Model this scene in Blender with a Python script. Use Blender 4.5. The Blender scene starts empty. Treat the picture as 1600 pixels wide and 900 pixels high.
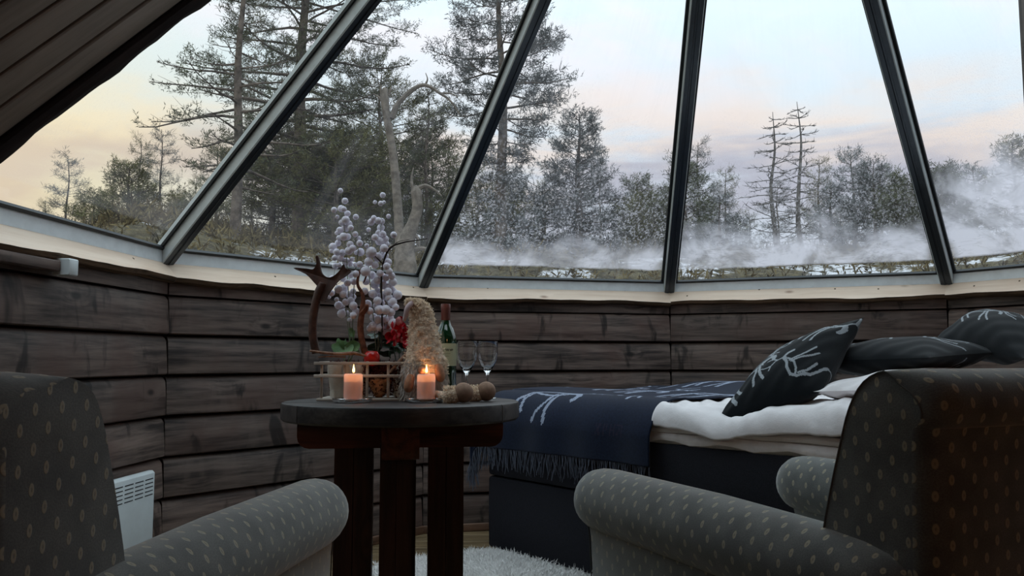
import bpy, math, random
import numpy as np
from mathutils import Vector, Matrix, Euler
R = math.radians
pi = math.pi
SC = bpy.context.scene
COL = SC.collection
random.seed(7)

# ------------------------------------------------------------------ camera
EYE = 0.871
PITCH = R(4.89)
cd = bpy.data.cameras.new('camera')
cam = bpy.data.objects.new('camera', cd)
COL.objects.link(cam)
cam.location = (0, 0, EYE)
cam.rotation_euler = (R(90) + PITCH, 0, 0)
cd.sensor_width = 36
cd.lens = 1293 * 36 / 1600
cd.clip_end = 400
cd.clip_start = 0.02
SC.camera = cam
SC.view_settings.view_transform = 'Standard'
SC.view_settings.look = 'None'
SC.view_settings.exposure = 0.0
SC.view_settings.gamma = 1.0
SC.view_settings.use_curve_mapping = False


def lin(c):
    c = c / 255.0
    return c / 12.92 if c <= 0.04045 else ((c + 0.055) / 1.055) ** 2.4


def rgb(r, g, b):
    return (lin(r), lin(g), lin(b), 1)


class NT:
    """small helper for building node trees"""
    def __init__(s, tree):
        s.t = tree

    def n(s, kind, **kw):
        nd = s.t.nodes.new(kind)
        for k, v in kw.items():
            setattr(nd, k, v)
        return nd

    def put(s, nd, key, v):
        if v is None:
            return
        sock = nd.inputs[key]
        if hasattr(v, 'is_output') or isinstance(v, bpy.types.NodeSocket):
            s.t.links.new(v, sock)
        else:
            sock.default_value = v

    def math(s, op, a, b=None, c=None, clamp=False):
        nd = s.n('ShaderNodeMath', operation=op, use_clamp=clamp)
        s.put(nd, 0, a)
        s.put(nd, 1, b)
        s.put(nd, 2, c)
        return nd.outputs[0]

    def vmath(s, op, a, b=None):
        nd = s.n('ShaderNodeVectorMath', operation=op)
        s.put(nd, 0, a)
        s.put(nd, 1, b)
        return nd.outputs[0]

    def mapr(s, v, a, b, c=0.0, d=1.0, smooth=True):
        nd = s.n('ShaderNodeMapRange', interpolation_type='SMOOTHSTEP' if smooth else 'LINEAR')
        s.put(nd, 0, v)
        for i, x in enumerate((a, b, c, d)):
            s.put(nd, i + 1, x)
        return nd.outputs[0]

    def mix(s, f, a, b, mode='MIX'):
        nd = s.n('ShaderNodeMix', data_type='RGBA', blend_type=mode)
        s.put(nd, 0, f)
        s.put(nd, 6, a)
        s.put(nd, 7, b)
        return nd.outputs[2]

    def noise(s, vec, scale, detail=3, rough=0.5, dist=0.0):
        nd = s.n('ShaderNodeTexNoise')
        s.put(nd, 'Vector', vec)
        nd.inputs['Scale'].default_value = scale
        nd.inputs['Detail'].default_value = detail
        nd.inputs['Roughness'].default_value = rough
        nd.inputs['Distortion'].default_value = dist
        return nd.outputs[0]

    def scalev(s, vec, x, y, z, off=None):
        nd = s.n('ShaderNodeMapping')
        s.put(nd, 0, vec)
        nd.inputs[3].default_value = (x, y, z)
        if off is not None:
            s.put(nd, 1, off)
        return nd.outputs[0]

    def sep(s, v):
        nd = s.n('ShaderNodeSeparateXYZ')
        s.put(nd, 0, v)
        return nd.outputs

    def comb(s, x, y, z):
        nd = s.n('ShaderNodeCombineXYZ')
        s.put(nd, 0, x)
        s.put(nd, 1, y)
        s.put(nd, 2, z)
        return nd.outputs[0]


# ------------------------------------------------------------------ sky
W = bpy.data.worlds.new('sky')
SC.world = W
W.use_nodes = True
T = NT(W.node_tree)
W.node_tree.nodes.clear()
tc = T.n('ShaderNodeTexCoord')
dirv = tc.outputs['Generated']
sx, sy, sz = T.sep(dirv)
el = T.math('ARCSINE', sz)                         # elevation, radians
az = T.math('ARCTAN2', sx, sy)                     # 0 = ahead, + = right
warp = T.noise(T.scalev(dirv, 2.0, 2.0, 5.0), 1.6, 4, 0.55)
eln = T.math('ADD', el, T.math('MULTIPLY', T.math('SUBTRACT', warp, 0.5), 0.24))
# how far round to the lighted, yellow west (left) the direction lies
west = T.mapr(az, R(-2), R(-34))
zen = T.mapr(eln, 0.10, 0.50)
low = T.mix(west, rgb(212, 222, 236), rgb(240, 224, 182))
high = T.mix(west, rgb(222, 240, 250), rgb(212, 233, 244))
base = T.mix(zen, low, high)
# lavender cloud bank with peach upper rim
bank = T.math('MULTIPLY', T.mapr(eln, 0.10, 0.165), T.mapr(eln, 0.285, 0.22))
cl1 = T.noise(T.scalev(dirv, 1.6, 1.6, 7.0, (3.1, 0.4, 1.2)), 1.5, 5, 0.55, 0.3)
bank = T.math('MULTIPLY', bank, T.mapr(cl1, 0.36, 0.52))
cloudcol = T.mix(west, rgb(180, 180, 194), rgb(222, 202, 178))
base = T.mix(T.math('MULTIPLY', bank, 0.95), base, cloudcol)
rim = T.math('MULTIPLY', T.mapr(eln, 0.205, 0.245), T.mapr(eln, 0.325, 0.265))
cl3 = T.noise(T.scalev(dirv, 2.2, 2.2, 7.0, (1.4, 3.3, .2)), 1.9, 5, 0.6, 0.5)
rim = T.math('MULTIPLY', rim, T.mapr(cl3, 0.36, 0.58))
rimcol = T.mix(west, rgb(240, 222, 210), rgb(246, 228, 190))
base = T.mix(T.math('MULTIPLY', rim, 0.75), base, rimcol)
# loose high cloud
cl2 = T.noise(T.scalev(dirv, 1.0, 1.0, 2.6, (0.3, 2.4, 0.7)), 2.6, 6, 0.6, 0.4)
hi = T.math('MULTIPLY', T.mapr(cl2, 0.46, 0.68), T.mapr(el, 0.22, 0.36))
base = T.mix(T.math('MULTIPLY', hi, 0.7), base, rgb(240, 232, 238))
# below the horizon: dull snow-brown ground
base = T.mix(T.mapr(el, 0.0, -0.06), base, rgb(120, 116, 110))
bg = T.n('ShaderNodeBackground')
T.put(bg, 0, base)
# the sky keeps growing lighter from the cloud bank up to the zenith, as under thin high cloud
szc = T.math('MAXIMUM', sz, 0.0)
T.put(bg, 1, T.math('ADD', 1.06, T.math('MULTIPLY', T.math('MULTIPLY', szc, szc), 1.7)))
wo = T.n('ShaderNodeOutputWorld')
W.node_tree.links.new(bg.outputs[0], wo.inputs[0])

# ------------------------------------------------------------------ geometry helpers


def ray(px, py, y):
    """world point at forward distance y on the line of sight of a 1600x900 photo pixel"""
    dx, dy = px - 800.0, py - 450.0
    c, s = math.cos(PITCH), math.sin(PITCH)
    f = 1293 * c + dy * s
    z = -dy * c + 1293 * s
    return Vector((dx / f * y, y, EYE + z / f * y))


def tag(o, label=None, cat=None, group=None, kind=None):
    if label: o['label'] = label
    if cat: o['category'] = cat
    if group: o['group'] = group
    if kind: o['kind'] = kind
    return o


def empty(name, loc=(0, 0, 0), rz=0, parent=None):
    o = bpy.data.objects.new(name, None)
    o.empty_display_size = 0.1
    COL.objects.link(o)
    o.location = loc
    o.rotation_euler = (0, 0, rz)
    o.parent = parent
    return o


def newobj(name, me, parent=None, loc=None, rot=None):
    o = bpy.data.objects.new(name, me)
    COL.objects.link(o)
    o.parent = parent
    if loc is not None: o.location = loc
    if rot is not None: o.rotation_euler = rot
    return o


class M:
    """collects vertices and faces (with uv and material index) of one mesh"""
    def __init__(s):
        s.v = []; s.f = []; s.uv = []; s.mi = []

    def add(s, vs, fs, uvs=None, mi=0):
        b = len(s.v)
        s.v += [tuple(p) for p in vs]
        for i, f in enumerate(fs):
            s.f.append(tuple(b + k for k in f))
            s.uv.append(uvs[i] if uvs else None)
            s.mi.append(mi if isinstance(mi, int) else mi[i])
        return s

    def box(s, a, b, mi=0):
        x0, y0, z0 = a; x1, y1, z1 = b
        vs = [(x0, y0, z0), (x1, y0, z0), (x1, y1, z0), (x0, y1, z0), (x0, y0, z1), (x1, y0, z1), (x1, y1, z1), (x0, y1, z1)]
        fs = [(0, 3, 2, 1), (4, 5, 6, 7), (0, 1, 5, 4), (1, 2, 6, 5), (2, 3, 7, 6), (3, 0, 4, 7)]
        return s.add(vs, fs, None, mi)

    def loft(s, secs, closed=True, caps=True, mi=0, capuv=None, u0=0.0):
        """secs: list of loops (equal count). uv in metres."""
        n = len(secs[0])
        b = len(s.v)
        S = [[Vector(p) for p in q] for q in secs]
        for q in S: s.v += [tuple(p) for p in q]
        us = [u0]
        for i in range(1, len(S)):
            us.append(us[-1] + max(1e-6, sum((S[i][k] - S[i - 1][k]).length for k in range(n)) / n))
        mid = S[len(S) // 2]
        vs = [0.0]
        for k in range(n):
            vs.append(vs[-1] + (mid[(k + 1) % n] - mid[k]).length)
        m = n if closed else n - 1
        for i in range(len(S) - 1):
            for k in range(m):
                k2 = (k + 1) % n
                s.f.append((b + i * n + k, b + i * n + k2, b + (i + 1) * n + k2, b + (i + 1) * n + k))
                s.uv.append([(us[i], vs[k]), (us[i], vs[k + 1]), (us[i + 1], vs[k + 1]), (us[i + 1], vs[k])])
                s.mi.append(mi)
        if caps and closed:
            for e, i in ((0, 0), (1, len(S) - 1)):
                idx = [b + i * n + k for k in range(n)]
                if e == 0: idx = idx[::-1]
                s.f.append(tuple(idx))
                if capuv:
                    s.uv.append([capuv(Vector(s.v[j])) for j in idx])
                else:
                    s.uv.append(None)
                s.mi.append(mi)
        return s

    def tube(s, pts, rad, n=8, mi=0, caps=True):
        """rad: number or list"""
        P = [Vector(p) for p in pts]
        if not isinstance(rad, (list, tuple)): rad = [rad] * len(P)
        secs = []
        up = None
        for i, p in enumerate(P):
            t = (P[min(i + 1, len(P) - 1)] - P[max(i - 1, 0)])
            t = t.normalized() if t.length > 1e-9 else Vector((0, 0, 1))
            if up is None:
                up = Vector((0, 0, 1)) if abs(t.z) < 0.9 else Vector((1, 0, 0))
            a = t.cross(up)
            if a.length < 1e-6: a = t.orthogonal()
            a.normalize()
            c = a.cross(t).normalized()
            up = c
            secs.append([p + (a * math.cos(2 * pi * k / n) + c * math.sin(2 * pi * k / n)) * rad[i] for k in range(n)])
        return s.loft(secs, True, caps, mi)

    def lathe(s, prof, n=32, c=(0, 0, 0), mi=0, caps=True):
        secs = [[(c[0] + r * math.cos(2 * pi * k / n), c[1] + r * math.sin(2 * pi * k / n), c[2] + z) for k in range(n)] for r, z in prof]
        return s.loft(secs, True, caps, mi)

    def build(s, name, mats, parent=None, smooth=True, angle=40, loc=None, rot=None, link=True):
        me = bpy.data.meshes.new(name)
        me.from_pydata(s.v, [], s.f)
        if not isinstance(mats, (list, tuple)): mats = [mats]
        for m in mats: me.materials.append(m)
        if any(s.mi):
            me.polygons.foreach_set('material_index', s.mi)
        if any(u is not None for u in s.uv):
            uvl = me.uv_layers.new(name='uv')
            arr = []
            for f, u in zip(s.f, s.uv):
                if u is None: arr += [0.0, 0.0] * len(f)
                else:
                    for q in u: arr += [q[0], q[1]]
            uvl.data.foreach_set('uv', arr)
        me.polygons.foreach_set('use_smooth', [smooth] * len(me.polygons))
        me.update()
        if smooth and angle: me.set_sharp_from_angle(angle=R(angle))
        if not link: return me
        return newobj(name, me, parent, loc, rot)


def smooth_closed(pts, per=5):
    P = [Vector(p) for p in pts]
    n = len(P)
    out = []
    for i in range(n):
        p0, p1, p2, p3 = P[i - 1], P[i], P[(i + 1) % n], P[(i + 2) % n]
        for k in range(per):
            t = k / per
            out.append(0.5 * ((2 * p1) + (p2 - p0) * t + (2 * p0 - 5 * p1 + 4 * p2 - p3) * t * t + (3 * p1 - p0 - 3 * p2 + p3) * t ** 3))
    return out


def smooth_open(pts, per=5):
    P = [Vector(p) for p in pts]
    P = [2 * P[0] - P[1]] + P + [2 * P[-1] - P[-2]]
    out = []
    for i in range(1, len(P) - 2):
        p0, p1, p2, p3 = P[i - 1], P[i], P[i + 1], P[i + 2]
        for k in range(per):
            t = k / per
            out.append(0.5 * ((2 * p1) + (p2 - p0) * t + (2 * p0 - 5 * p1 + 4 * p2 - p3) * t * t + (3 * p1 - p0 - 3 * p2 + p3) * t ** 3))
    out.append(P[-2])
    return out


def lerp_list(a, n):
    """resample list of numbers to n"""
    return [float(x) for x in np.interp(np.linspace(0, len(a) - 1, n), range(len(a)), a)]


def rbox(a, b, r=0.004):
    """box with chamfered long edges, as M (44 tris)"""
    m = M()
    x0, y0, z0 = a; x1, y1, z1 = b
    def loop(x, q):
        return [(x, y0 + r + q, z0 + q), (x, y1 - r - q, z0 + q), (x, y1 - q, z0 + r + q), (x, y1 - q, z1 - r - q),
                (x, y1 - r - q, z1 - q), (x, y0 + r + q, z1 - q), (x, y0 + q, z1 - r - q), (x, y0 + q, z0 + r + q)]
    m.loft([loop(x0, r * .6), loop(x0 + r, 0), loop(x1 - r, 0), loop(x1, r * .6)], True, True)
    return m


# ------------------------------------------------------------------ materials
def mat(name):
    m = bpy.data.materials.new(name)
    m.use_nodes = True
    t = NT(m.node_tree)
    p = m.node_tree.nodes['Principled BSDF']
    return m, t, p


def plain(name, col, rough=0.6, spec=0.5, metal=0.0, noise=0.12, scale=20, bump=0.0, bscale=60, **kw):
    m, t, p = mat(name)
    tc = t.n('ShaderNodeTexCoord').outputs['Object']
    nz = t.noise(tc, scale, 4, 0.6)
    c2 = tuple(min(1, x * (1 - noise * 1.6)) for x in col[:3]) + (1,)
    c3 = tuple(min(1, x * (1 + noise)) for x in col[:3]) + (1,)
    t.put(p, 'Base Color', t.mix(t.mapr(nz, 0.3, 0.7), c2, c3))
    p.inputs['Roughness'].default_value = rough
    p.inputs['Metallic'].default_value = metal
    p.inputs['Specular IOR Level'].default_value = spec
    for k, v in kw.items():
        p.inputs[k.replace('_', ' ')].default_value = v
    if bump:
        b = t.n('ShaderNodeBump')
        b.inputs['Strength'].default_value = bump
        b.inputs['Distance'].default_value = 0.01
        t.put(b, 'Height', t.noise(tc, bscale, 4, 0.6))
        t.put(p, 'Normal', b.outputs[0])
    return m


def wood(name, c_dark, c_light, c_knot, rough=0.7, smudge=0.0, along='x', grain=1.0, knots=True, vary=0.35, bump=0.25, redtint=None, spec=0.3):
    """long-grain wood in object coordinates; every board gets its own cut through Object Info random"""
    m, t, p = mat(name)
    tc = t.n('ShaderNodeTexCoord').outputs['Object']
    oi = t.n('ShaderNodeObjectInfo')
    rnd = oi.outputs['Random']
    off = t.comb(t.math('MULTIPLY', rnd, 37.0), t.math('MULTIPLY', rnd, 11.0), t.math('MULTIPLY', rnd, 23.0))
    v = t.vmath('ADD', tc, off)
    sc = {'x': (0.9, 14, 14), 'y': (14, 0.9, 14), 'z': (14, 14, 0.9)}[along]
    kn = {'x': (3.4, 7, 7), 'y': (7, 3.4, 7), 'z': (7, 7, 3.4)}[along]
    vv = t.scalev(v, *sc)
    # knots
    vor = t.n('ShaderNodeTexVoronoi', feature='F1')
    t.put(vor, 'Vector', t.scalev(v, *kn))
    vor.inputs['Scale'].default_value = 1.0
    vor.inputs['Randomness'].default_value = 1.0
    kd = vor.outputs['Distance']
    knot = t.mapr(kd, 0.13, 0.05)
    ring = t.mapr(kd, 0.34, 0.1)
    g = t.noise(t.vmath('ADD', vv, t.comb(0.0, t.math('MULTIPLY', ring, .22), t.math('MULTIPLY', ring, .18))), 2.2 * grain, 5, 0.62, 0.35)
    fine = t.noise(t.scalev(v, *[q * 4 for q in sc]), 2.5 * grain, 3, 0.6)
    blot = t.noise(v, 3.2, 3, 0.6)
    f = t.math('ADD', t.math('MULTIPLY', g, 0.65), t.math('ADD', t.math('MULTIPLY', fine, 0.2), t.math('MULTIPLY', blot, 0.25)))
    col = t.mix(t.mapr(f, 0.38, 0.70), c_dark, c_light)
    if redtint:
        col = t.mix(t.math('MULTIPLY', t.mapr(blot, 0.45, 0.7), 0.6), col, redtint)
    if knots:
        col = t.mix(t.math('MULTIPLY', knot, 0.85), col, c_knot)
    if smudge:
        sm1 = t.noise(t.scalev(v, 9.0, 3.0, 3.6), 1.1, 3, 0.55, 0.6)
        sm2 = t.noise(t.scalev(v, 5.0, 3.0, 2.0, (4, 7, 1)), 1.3, 3, 0.6, 0.4)
        col = t.mix(t.math('MULTIPLY', t.mapr(sm1, 0.58, 0.70), smudge), col, c_knot)
        col = t.mix(t.math('MULTIPLY', t.mapr(sm2, 0.58, 0.75), smudge * .45), col, c_light)
    br = t.math('ADD', 1.0 - vary / 2, t.math('MULTIPLY', rnd, vary))
    hv = t.n('ShaderNodeHueSaturation')
    t.put(hv, 'Value', br)
    t.put(hv, 'Color', col)
    t.put(p, 'Base Color', hv.outputs[0])
    p.inputs['Roughness'].default_value = rough
    p.inputs['Specular IOR Level'].default_value = spec
    b = t.n('ShaderNodeBump')
    b.inputs['Strength'].default_value = bump
    b.inputs['Distance'].default_value = 0.004
    t.put(b, 'Height', t.math('SUBTRACT', f, t.math('MULTIPLY', knot, 0.3)))
    t.put(p, 'Normal', b.outputs[0])
    return m


M_plank = wood('weathered_plank', rgb(46, 39, 37), rgb(124, 108, 100), rgb(18, 14, 13), 0.55, smudge=.8, redtint=rgb(84, 60, 53), vary=0.45)
M_base = wood('baseboard_wood', rgb(90, 66, 52), rgb(140, 106, 86), rgb(50, 34, 26), 0.5)
M_pine = wood('pale_pine_board', rgb(216, 192, 170), rgb(234, 214, 194), rgb(120, 80, 56), 0.55, knots=True, vary=0.1, bump=0.1, grain=0.8)
M_bark = wood('bark_edge', rgb(50, 38, 28), rgb(112, 90, 70), rgb(24, 18, 14), 0.9, knots=False, bump=0.8, grain=2)
M_ceil = wood('ceiling_board', rgb(122, 110, 98), rgb(146, 132, 120), rgb(70, 50, 40), 0.6, vary=0.15, bump=0.08, knots=False)
M_gap = plain('dark_gap', rgb(30, 16, 14), 0.9)
M_floor = wood('floor_board', rgb(88, 74, 54), rgb(148, 126, 94), rgb(50, 38, 26), 0.45, vary=0.3, bump=0.06)
M_table = wood('stained_tabletop', rgb(36, 34, 35), rgb(74, 68, 66), rgb(30, 20, 18), 0.42, vary=0.3, bump=0.12, knots=False)
M_leg = wood('red_brown_timber', rgb(36, 22, 18), rgb(70, 43, 33), rgb(34, 14, 10), 0.45, along='z', vary=0.2, bump=0.1)
M_beam = wood('red_brown_beam', rgb(56, 28, 20), rgb(104, 54, 36), rgb(34, 14, 10), 0.45, vary=0.2, bump=0.1)
M_frame = plain('white_painted_metal', rgb(232, 240, 244), 0.35, 0.5, noise=0.04)
M_mull = plain('grey_painted_post', rgb(176, 184, 186), 0.4, 0.5, noise=0.05)
M_gasket = plain('black_gasket', rgb(18, 24, 30), 0.5)
M_white = plain('white_enamel', rgb(214, 222, 224), 0.35, noise=0.03)
M_slot = plain('dark_slot', rgb(20, 22, 26), 0.8)
M_linen = plain('white_linen', rgb(228, 223, 224), 0.85, 0.2, noise=0.03, bump=0.25, bscale=26)
M_topper = plain('quilted_topper', rgb(240, 234, 234), 0.85, 0.2, noise=0.05, bump=0.3, bscale=40)
M_bedbox = plain('charcoal_bed_fabric', rgb(38, 38, 44), 0.9, 0.2, noise=0.2, scale=300)
M_navy = plain('navy_wool', rgb(19, 28, 48), 0.95, 0.15, noise=0.2, scale=120, Sheen_Weight=0.12)
M_navypat = plain('pale_wool_figure', rgb(140, 148, 166), 0.95, 0.15, noise=0.15, scale=200)
M_letters = plain('dark_wool_lettering', rgb(44, 42, 58), 0.95, 0.15, noise=0.15, scale=200)
M_velvet = plain('black_green_velvet', rgb(9, 15, 20), 0.8, 0.15, noise=0.15, scale=80, Sheen_Weight=0.10)
M_velpat = plain('pale_velvet_figure', rgb(150, 156, 162), 0.75, 0.3, noise=0.1, scale=200)
M_wire = plain('white_fringe', rgb(92, 98, 112), 0.95)
M_glassw = None


def fabric_mat():
    m, t, p = mat('dotted_upholstery')
    uv = t.n('ShaderNodeUVMap', uv_map='uv').outputs[0]
    wob = t.noise(uv, 18, 2, 0.5)
    U, V, _ = t.sep(uv)
    masks = []
    for ou, ov in ((0.0, 0.0), (0.5, 0.5)):
        fu = t.math('SUBTRACT', t.math('FRACT', t.math('ADD', t.math('DIVIDE', U, 0.040), ou)), 0.5)
        fv = t.math('SUBTRACT', t.math('FRACT', t.math('ADD', t.math('DIVIDE', V, 0.040), ov)), 0.5)
        du = t.math('MULTIPLY', fu, 0.040 / 0.0037)
        dv = t.math('MULTIPLY', fv, 0.040 / 0.0066)
        d = t.math('SQRT', t.math('ADD', t.math('MULTIPLY', du, du), t.math('MULTIPLY', dv, dv)))
        masks.append(t.math('MULTIPLY', t.mapr(d, 1.15, 0.85), t.mapr(d, 0.15, 0.5, 0.45, 1.0)))
    dot = t.math('MAXIMUM', masks[0], masks[1])
    fuzz = t.noise(uv, 420, 2, 0.5)
    base = t.mix(t.mapr(wob, 0.3, 0.7), rgb(90, 90, 88), rgb(114, 114, 110))
    base = t.mix(t.math('MULTIPLY', t.mapr(fuzz, 0.35, 0.65), 0.35), base, rgb(52, 53, 53))
    t.put(p, 'Base Color', t.mix(t.math('MULTIPLY', dot, 0.8), base, rgb(172, 160, 134)))
    p.inputs['Roughness'].default_value = 0.85
    p.inputs['Specular IOR Level'].default_value = 0.2
    p.inputs['Sheen Weight'].default_value = 0.9
    p.inputs['Sheen Tint'].default_value = rgb(222, 224, 222)
    p.inputs['Sheen Roughness'].default_value = 0.5
    b = t.n('ShaderNodeBump')
    b.inputs['Strength'].default_value = 0.2
    b.inputs['Distance'].default_value = 0.002
    t.put(b, 'Height', t.math('ADD', t.math('MULTIPLY', fuzz, 0.4), dot))
    t.put(p, 'Normal', b.outputs[0])
    return m


M_fabric = fabric_mat()
M_piping = plain('upholstery_piping', rgb(88, 88, 84), 0.9)
M_cleg = plain('dark_chair_leg', rgb(40, 28, 22), 0.5)


def pane_mat():
    """window glass with breath-haze, frost and dried drops; amounts come from each pane's own properties"""
    m = bpy.data.materials.new('misted_glass')
    m.use_nodes = True
    nt = m.node_tree
    nt.nodes.clear()
    t = NT(nt)
    uv = t.n('ShaderNodeUVMap', uv_map='uv').outputs[0]
    def att(nm):
        a = t.n('ShaderNodeAttribute', attribute_type='OBJECT', attribute_name=nm)
        return a.outputs['Fac']
    haze, drop, seed, veil, ftop = att('haze'), att('drop'), att('seed'), att('veil'), att('fog_top')
    vec = t.vmath('ADD', uv, t.comb(seed, t.math('MULTIPLY', seed, 1.7), seed))
    X, Y, _ = t.sep(uv)
    edge = t.noise(vec, 5.0, 4, 0.55)
    big = t.noise(vec, 2.2, 5, 0.6, 0.6)
    # band just above the bottom rail stays clear, then the fog bank, thinning upwards
    lo = t.mapr(t.math('ADD', Y, t.math('MULTIPLY', t.math('SUBTRACT', edge, 0.5), 0.03)), 0.105, 0.125)
    hin = t.math('ADD', Y, t.math('MULTIPLY', t.math('SUBTRACT', big, 0.5), t.math('MULTIPLY', ftop, 1.3)))
    hi = t.mapr(t.math('DIVIDE', hin, ftop), 1.15, 0.65)
    side = t.mapr(t.math('ADD', t.math('ABSOLUTE', X), t.math('MULTIPLY', edge, 0.10)), 0.70, 0.62)
    fog = t.math('MULTIPLY', t.math('MULTIPLY', lo, hi), side)
    # speckle of frost and drops
    sp = t.noise(t.scalev(vec, 1.0, 0.8, 1.0), 95, 4, 0.7, 0.3)
    spz = t.mapr(t.math('ADD', Y, t.math('MULTIPLY', t.math('SUBTRACT', big, 0.5), 1.2)), 1.25, 0.35)
    speck = t.math('MULTIPLY', t.math('MULTIPLY', t.mapr(sp, 0.50, 0.60), spz), t.math('MULTIPLY', drop, lo))
    run = t.noise(t.scalev(vec, 9.0, 0.8, 1.0), 2.0, 4, 0.6)
    vl = t.math('MULTIPLY', t.mapr(run, 0.42, 0.75, 0.35, 1.0), veil)
    blot = t.mapr(t.noise(vec, 3.6, 5, 0.65, 0.5), 0.36, 0.60, 0.45, 1.0)
    fog = t.math('MULTIPLY', fog, blot)
    f = t.math('MAXIMUM', t.math('MULTIPLY', fog, haze), t.math('MAXIMUM', speck, vl), clamp=True)
    # clear scratches wiped through the fog
    wv = t.noise(t.scalev(vec, 1.5, 7.0, 1.0), 3.0, 3, 0.6, 1.0)
    wipe = t.mapr(t.math('ABSOLUTE', t.math('SUBTRACT', wv, 0.5)), 0.006, 0.02)
    wipe = t.math('MAXIMUM', wipe, t.mapr(edge, 0.52, 0.46))
    f = t.math('MULTIPLY', f, t.math('ADD', 0.78, t.math('MULTIPLY', wipe, 0.22)))
    tr = t.n('ShaderNodeBsdfTransparent')
    tr.inputs[0].default_value = (0.95, 0.965, 0.96, 1)
    tl = t.n('ShaderNodeBsdfTranslucent')
    tl.inputs[0].default_value = (0.69, 0.655, 0.70, 1)
    df = t.n('ShaderNodeBsdfDiffuse')
    df.inputs[0].default_value = (0.7, 0.7, 0.72, 1)
    ms = t.n('ShaderNodeMixShader')
    ms.inputs[0].default_value = 0.12
    nt.links.new(tl.outputs[0], ms.inputs[1])
    nt.links.new(df.outputs[0], ms.inputs[2])
    m2 = t.n('ShaderNodeMixShader')
    t.put(m2, 0, f)
    nt.links.new(tr.outputs[0], m2.inputs[1])
    nt.links.new(ms.outputs[0], m2.inputs[2])
    gl = t.n('ShaderNodeBsdfGlossy')
    gl.inputs['Roughness'].default_value = 0.03
    ge = t.n('ShaderNodeNewGeometry')
    dt = t.n('ShaderNodeVectorMath', operation='DOT_PRODUCT')
    nt.links.new(ge.outputs['Normal'], dt.inputs[0])
    nt.links.new(ge.outputs['Incoming'], dt.inputs[1])
    ca = t.math('ABSOLUTE', dt.outputs['Value'])
    frs = t.math('ADD', 0.03, t.math('MULTIPLY', t.math('POWER', t.math('SUBTRACT', 1.0, ca), 5.0), 0.6))
    m3 = t.n('ShaderNodeMixShader')
    nt.links.new(frs, m3.inputs[0])
    nt.links.new(m2.outputs[0], m3.inputs[1])
    nt.links.new(gl.outputs[0], m3.inputs[2])
    o = t.n('ShaderNodeOutputMaterial')
    nt.links.new(m3.outputs[0], o.inputs[0])
    return m


def clear_glass(name, tint=(0.97, 0.98, 0.98, 1)):
    m = bpy.data.materials.new(name)
    m.use_nodes = True
    nt = m.node_tree
    nt.nodes.clear()
    t = NT(nt)
    tr = t.n('ShaderNodeBsdfTransparent')
    tr.inputs[0].default_value = tint
    o = t.n('ShaderNodeOutputMaterial')
    nt.links.new(tr.outputs[0], o.inputs[0])
    return m


M_pane = pane_mat()
M_paneback = clear_glass('pane_outer_face')


def glass(name, col=(1, 1, 1, 1), rough=0.0, ior=1.45):
    m, t, p = mat(name)
    p.inputs['Base Color'].default_value = col
    p.inputs['Transmission Weight'].default_value = 1.0
    p.inputs['Roughness'].default_value = rough
    p.inputs['IOR'].default_value = ior
    return m


M_wine = glass('wine_glass_crystal', (0.98, 0.99, 1, 1))
M_dish = glass('candle_dish_glass', (0.94, 0.96, 0.98, 1), 0.05)

# ------------------------------------------------------------------ the igloo (a regular decagon)
CX, CY = 0.7236, 2.365
CEN = Vector((CX, CY, 0))
RS, ZS = 2.260, EYE + 0.400          # glass base: vertex radius, height
ZA = EYE + 2.644                     # apex
RW = 2.20                            # wall inner vertex radius
c18, t18, s18 = math.cos(R(18)), math.tan(R(18)), math.sin(R(18))
APW, APS = RW * c18, RS * c18
FAC = [(176.13, 'west'), (140.13, 'northwest'), (104.13, 'north'), (68.13, 'northeast'), (32.13, 'east'), (-3.87, 'southeast')]
PITCHB = 0.155
JOINTS = [0.032 + PITCHB * k for k in range(8)]


def facet_base(phi, ap, z=0.0):
    n = Vector((math.cos(R(phi)), math.sin(R(phi)), 0))
    return CEN + n * ap + Vector((0, 0, z)), R(phi - 90)


LW = 2 * RW * s18
plank_me = []
for k in range(3):
    g = (0.0, 0.0015, -0.001)[k]
    m = M()
    h = PITCHB - 0.008
    y0, y1 = 0.0 + g, 0.04
    # board profile (y outward, z up): slightly rounded weathered face
    prof = [(y1, 0), (y0 + .006, 0), (y0 + .0005, .004), (y0, .012), (y0 + .003, h * .4), (y0 + .009, h - .018), (y0 + .016, h - .006), (y0 + .024, h), (y1, h)]
    m.loft([[(x, y, z) for y, z in prof] for x in (-LW / 2 + .001, LW / 2 - .001)], True, True)
    plank_me.append(m.build('plank', M_plank, link=False, angle=50))

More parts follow.
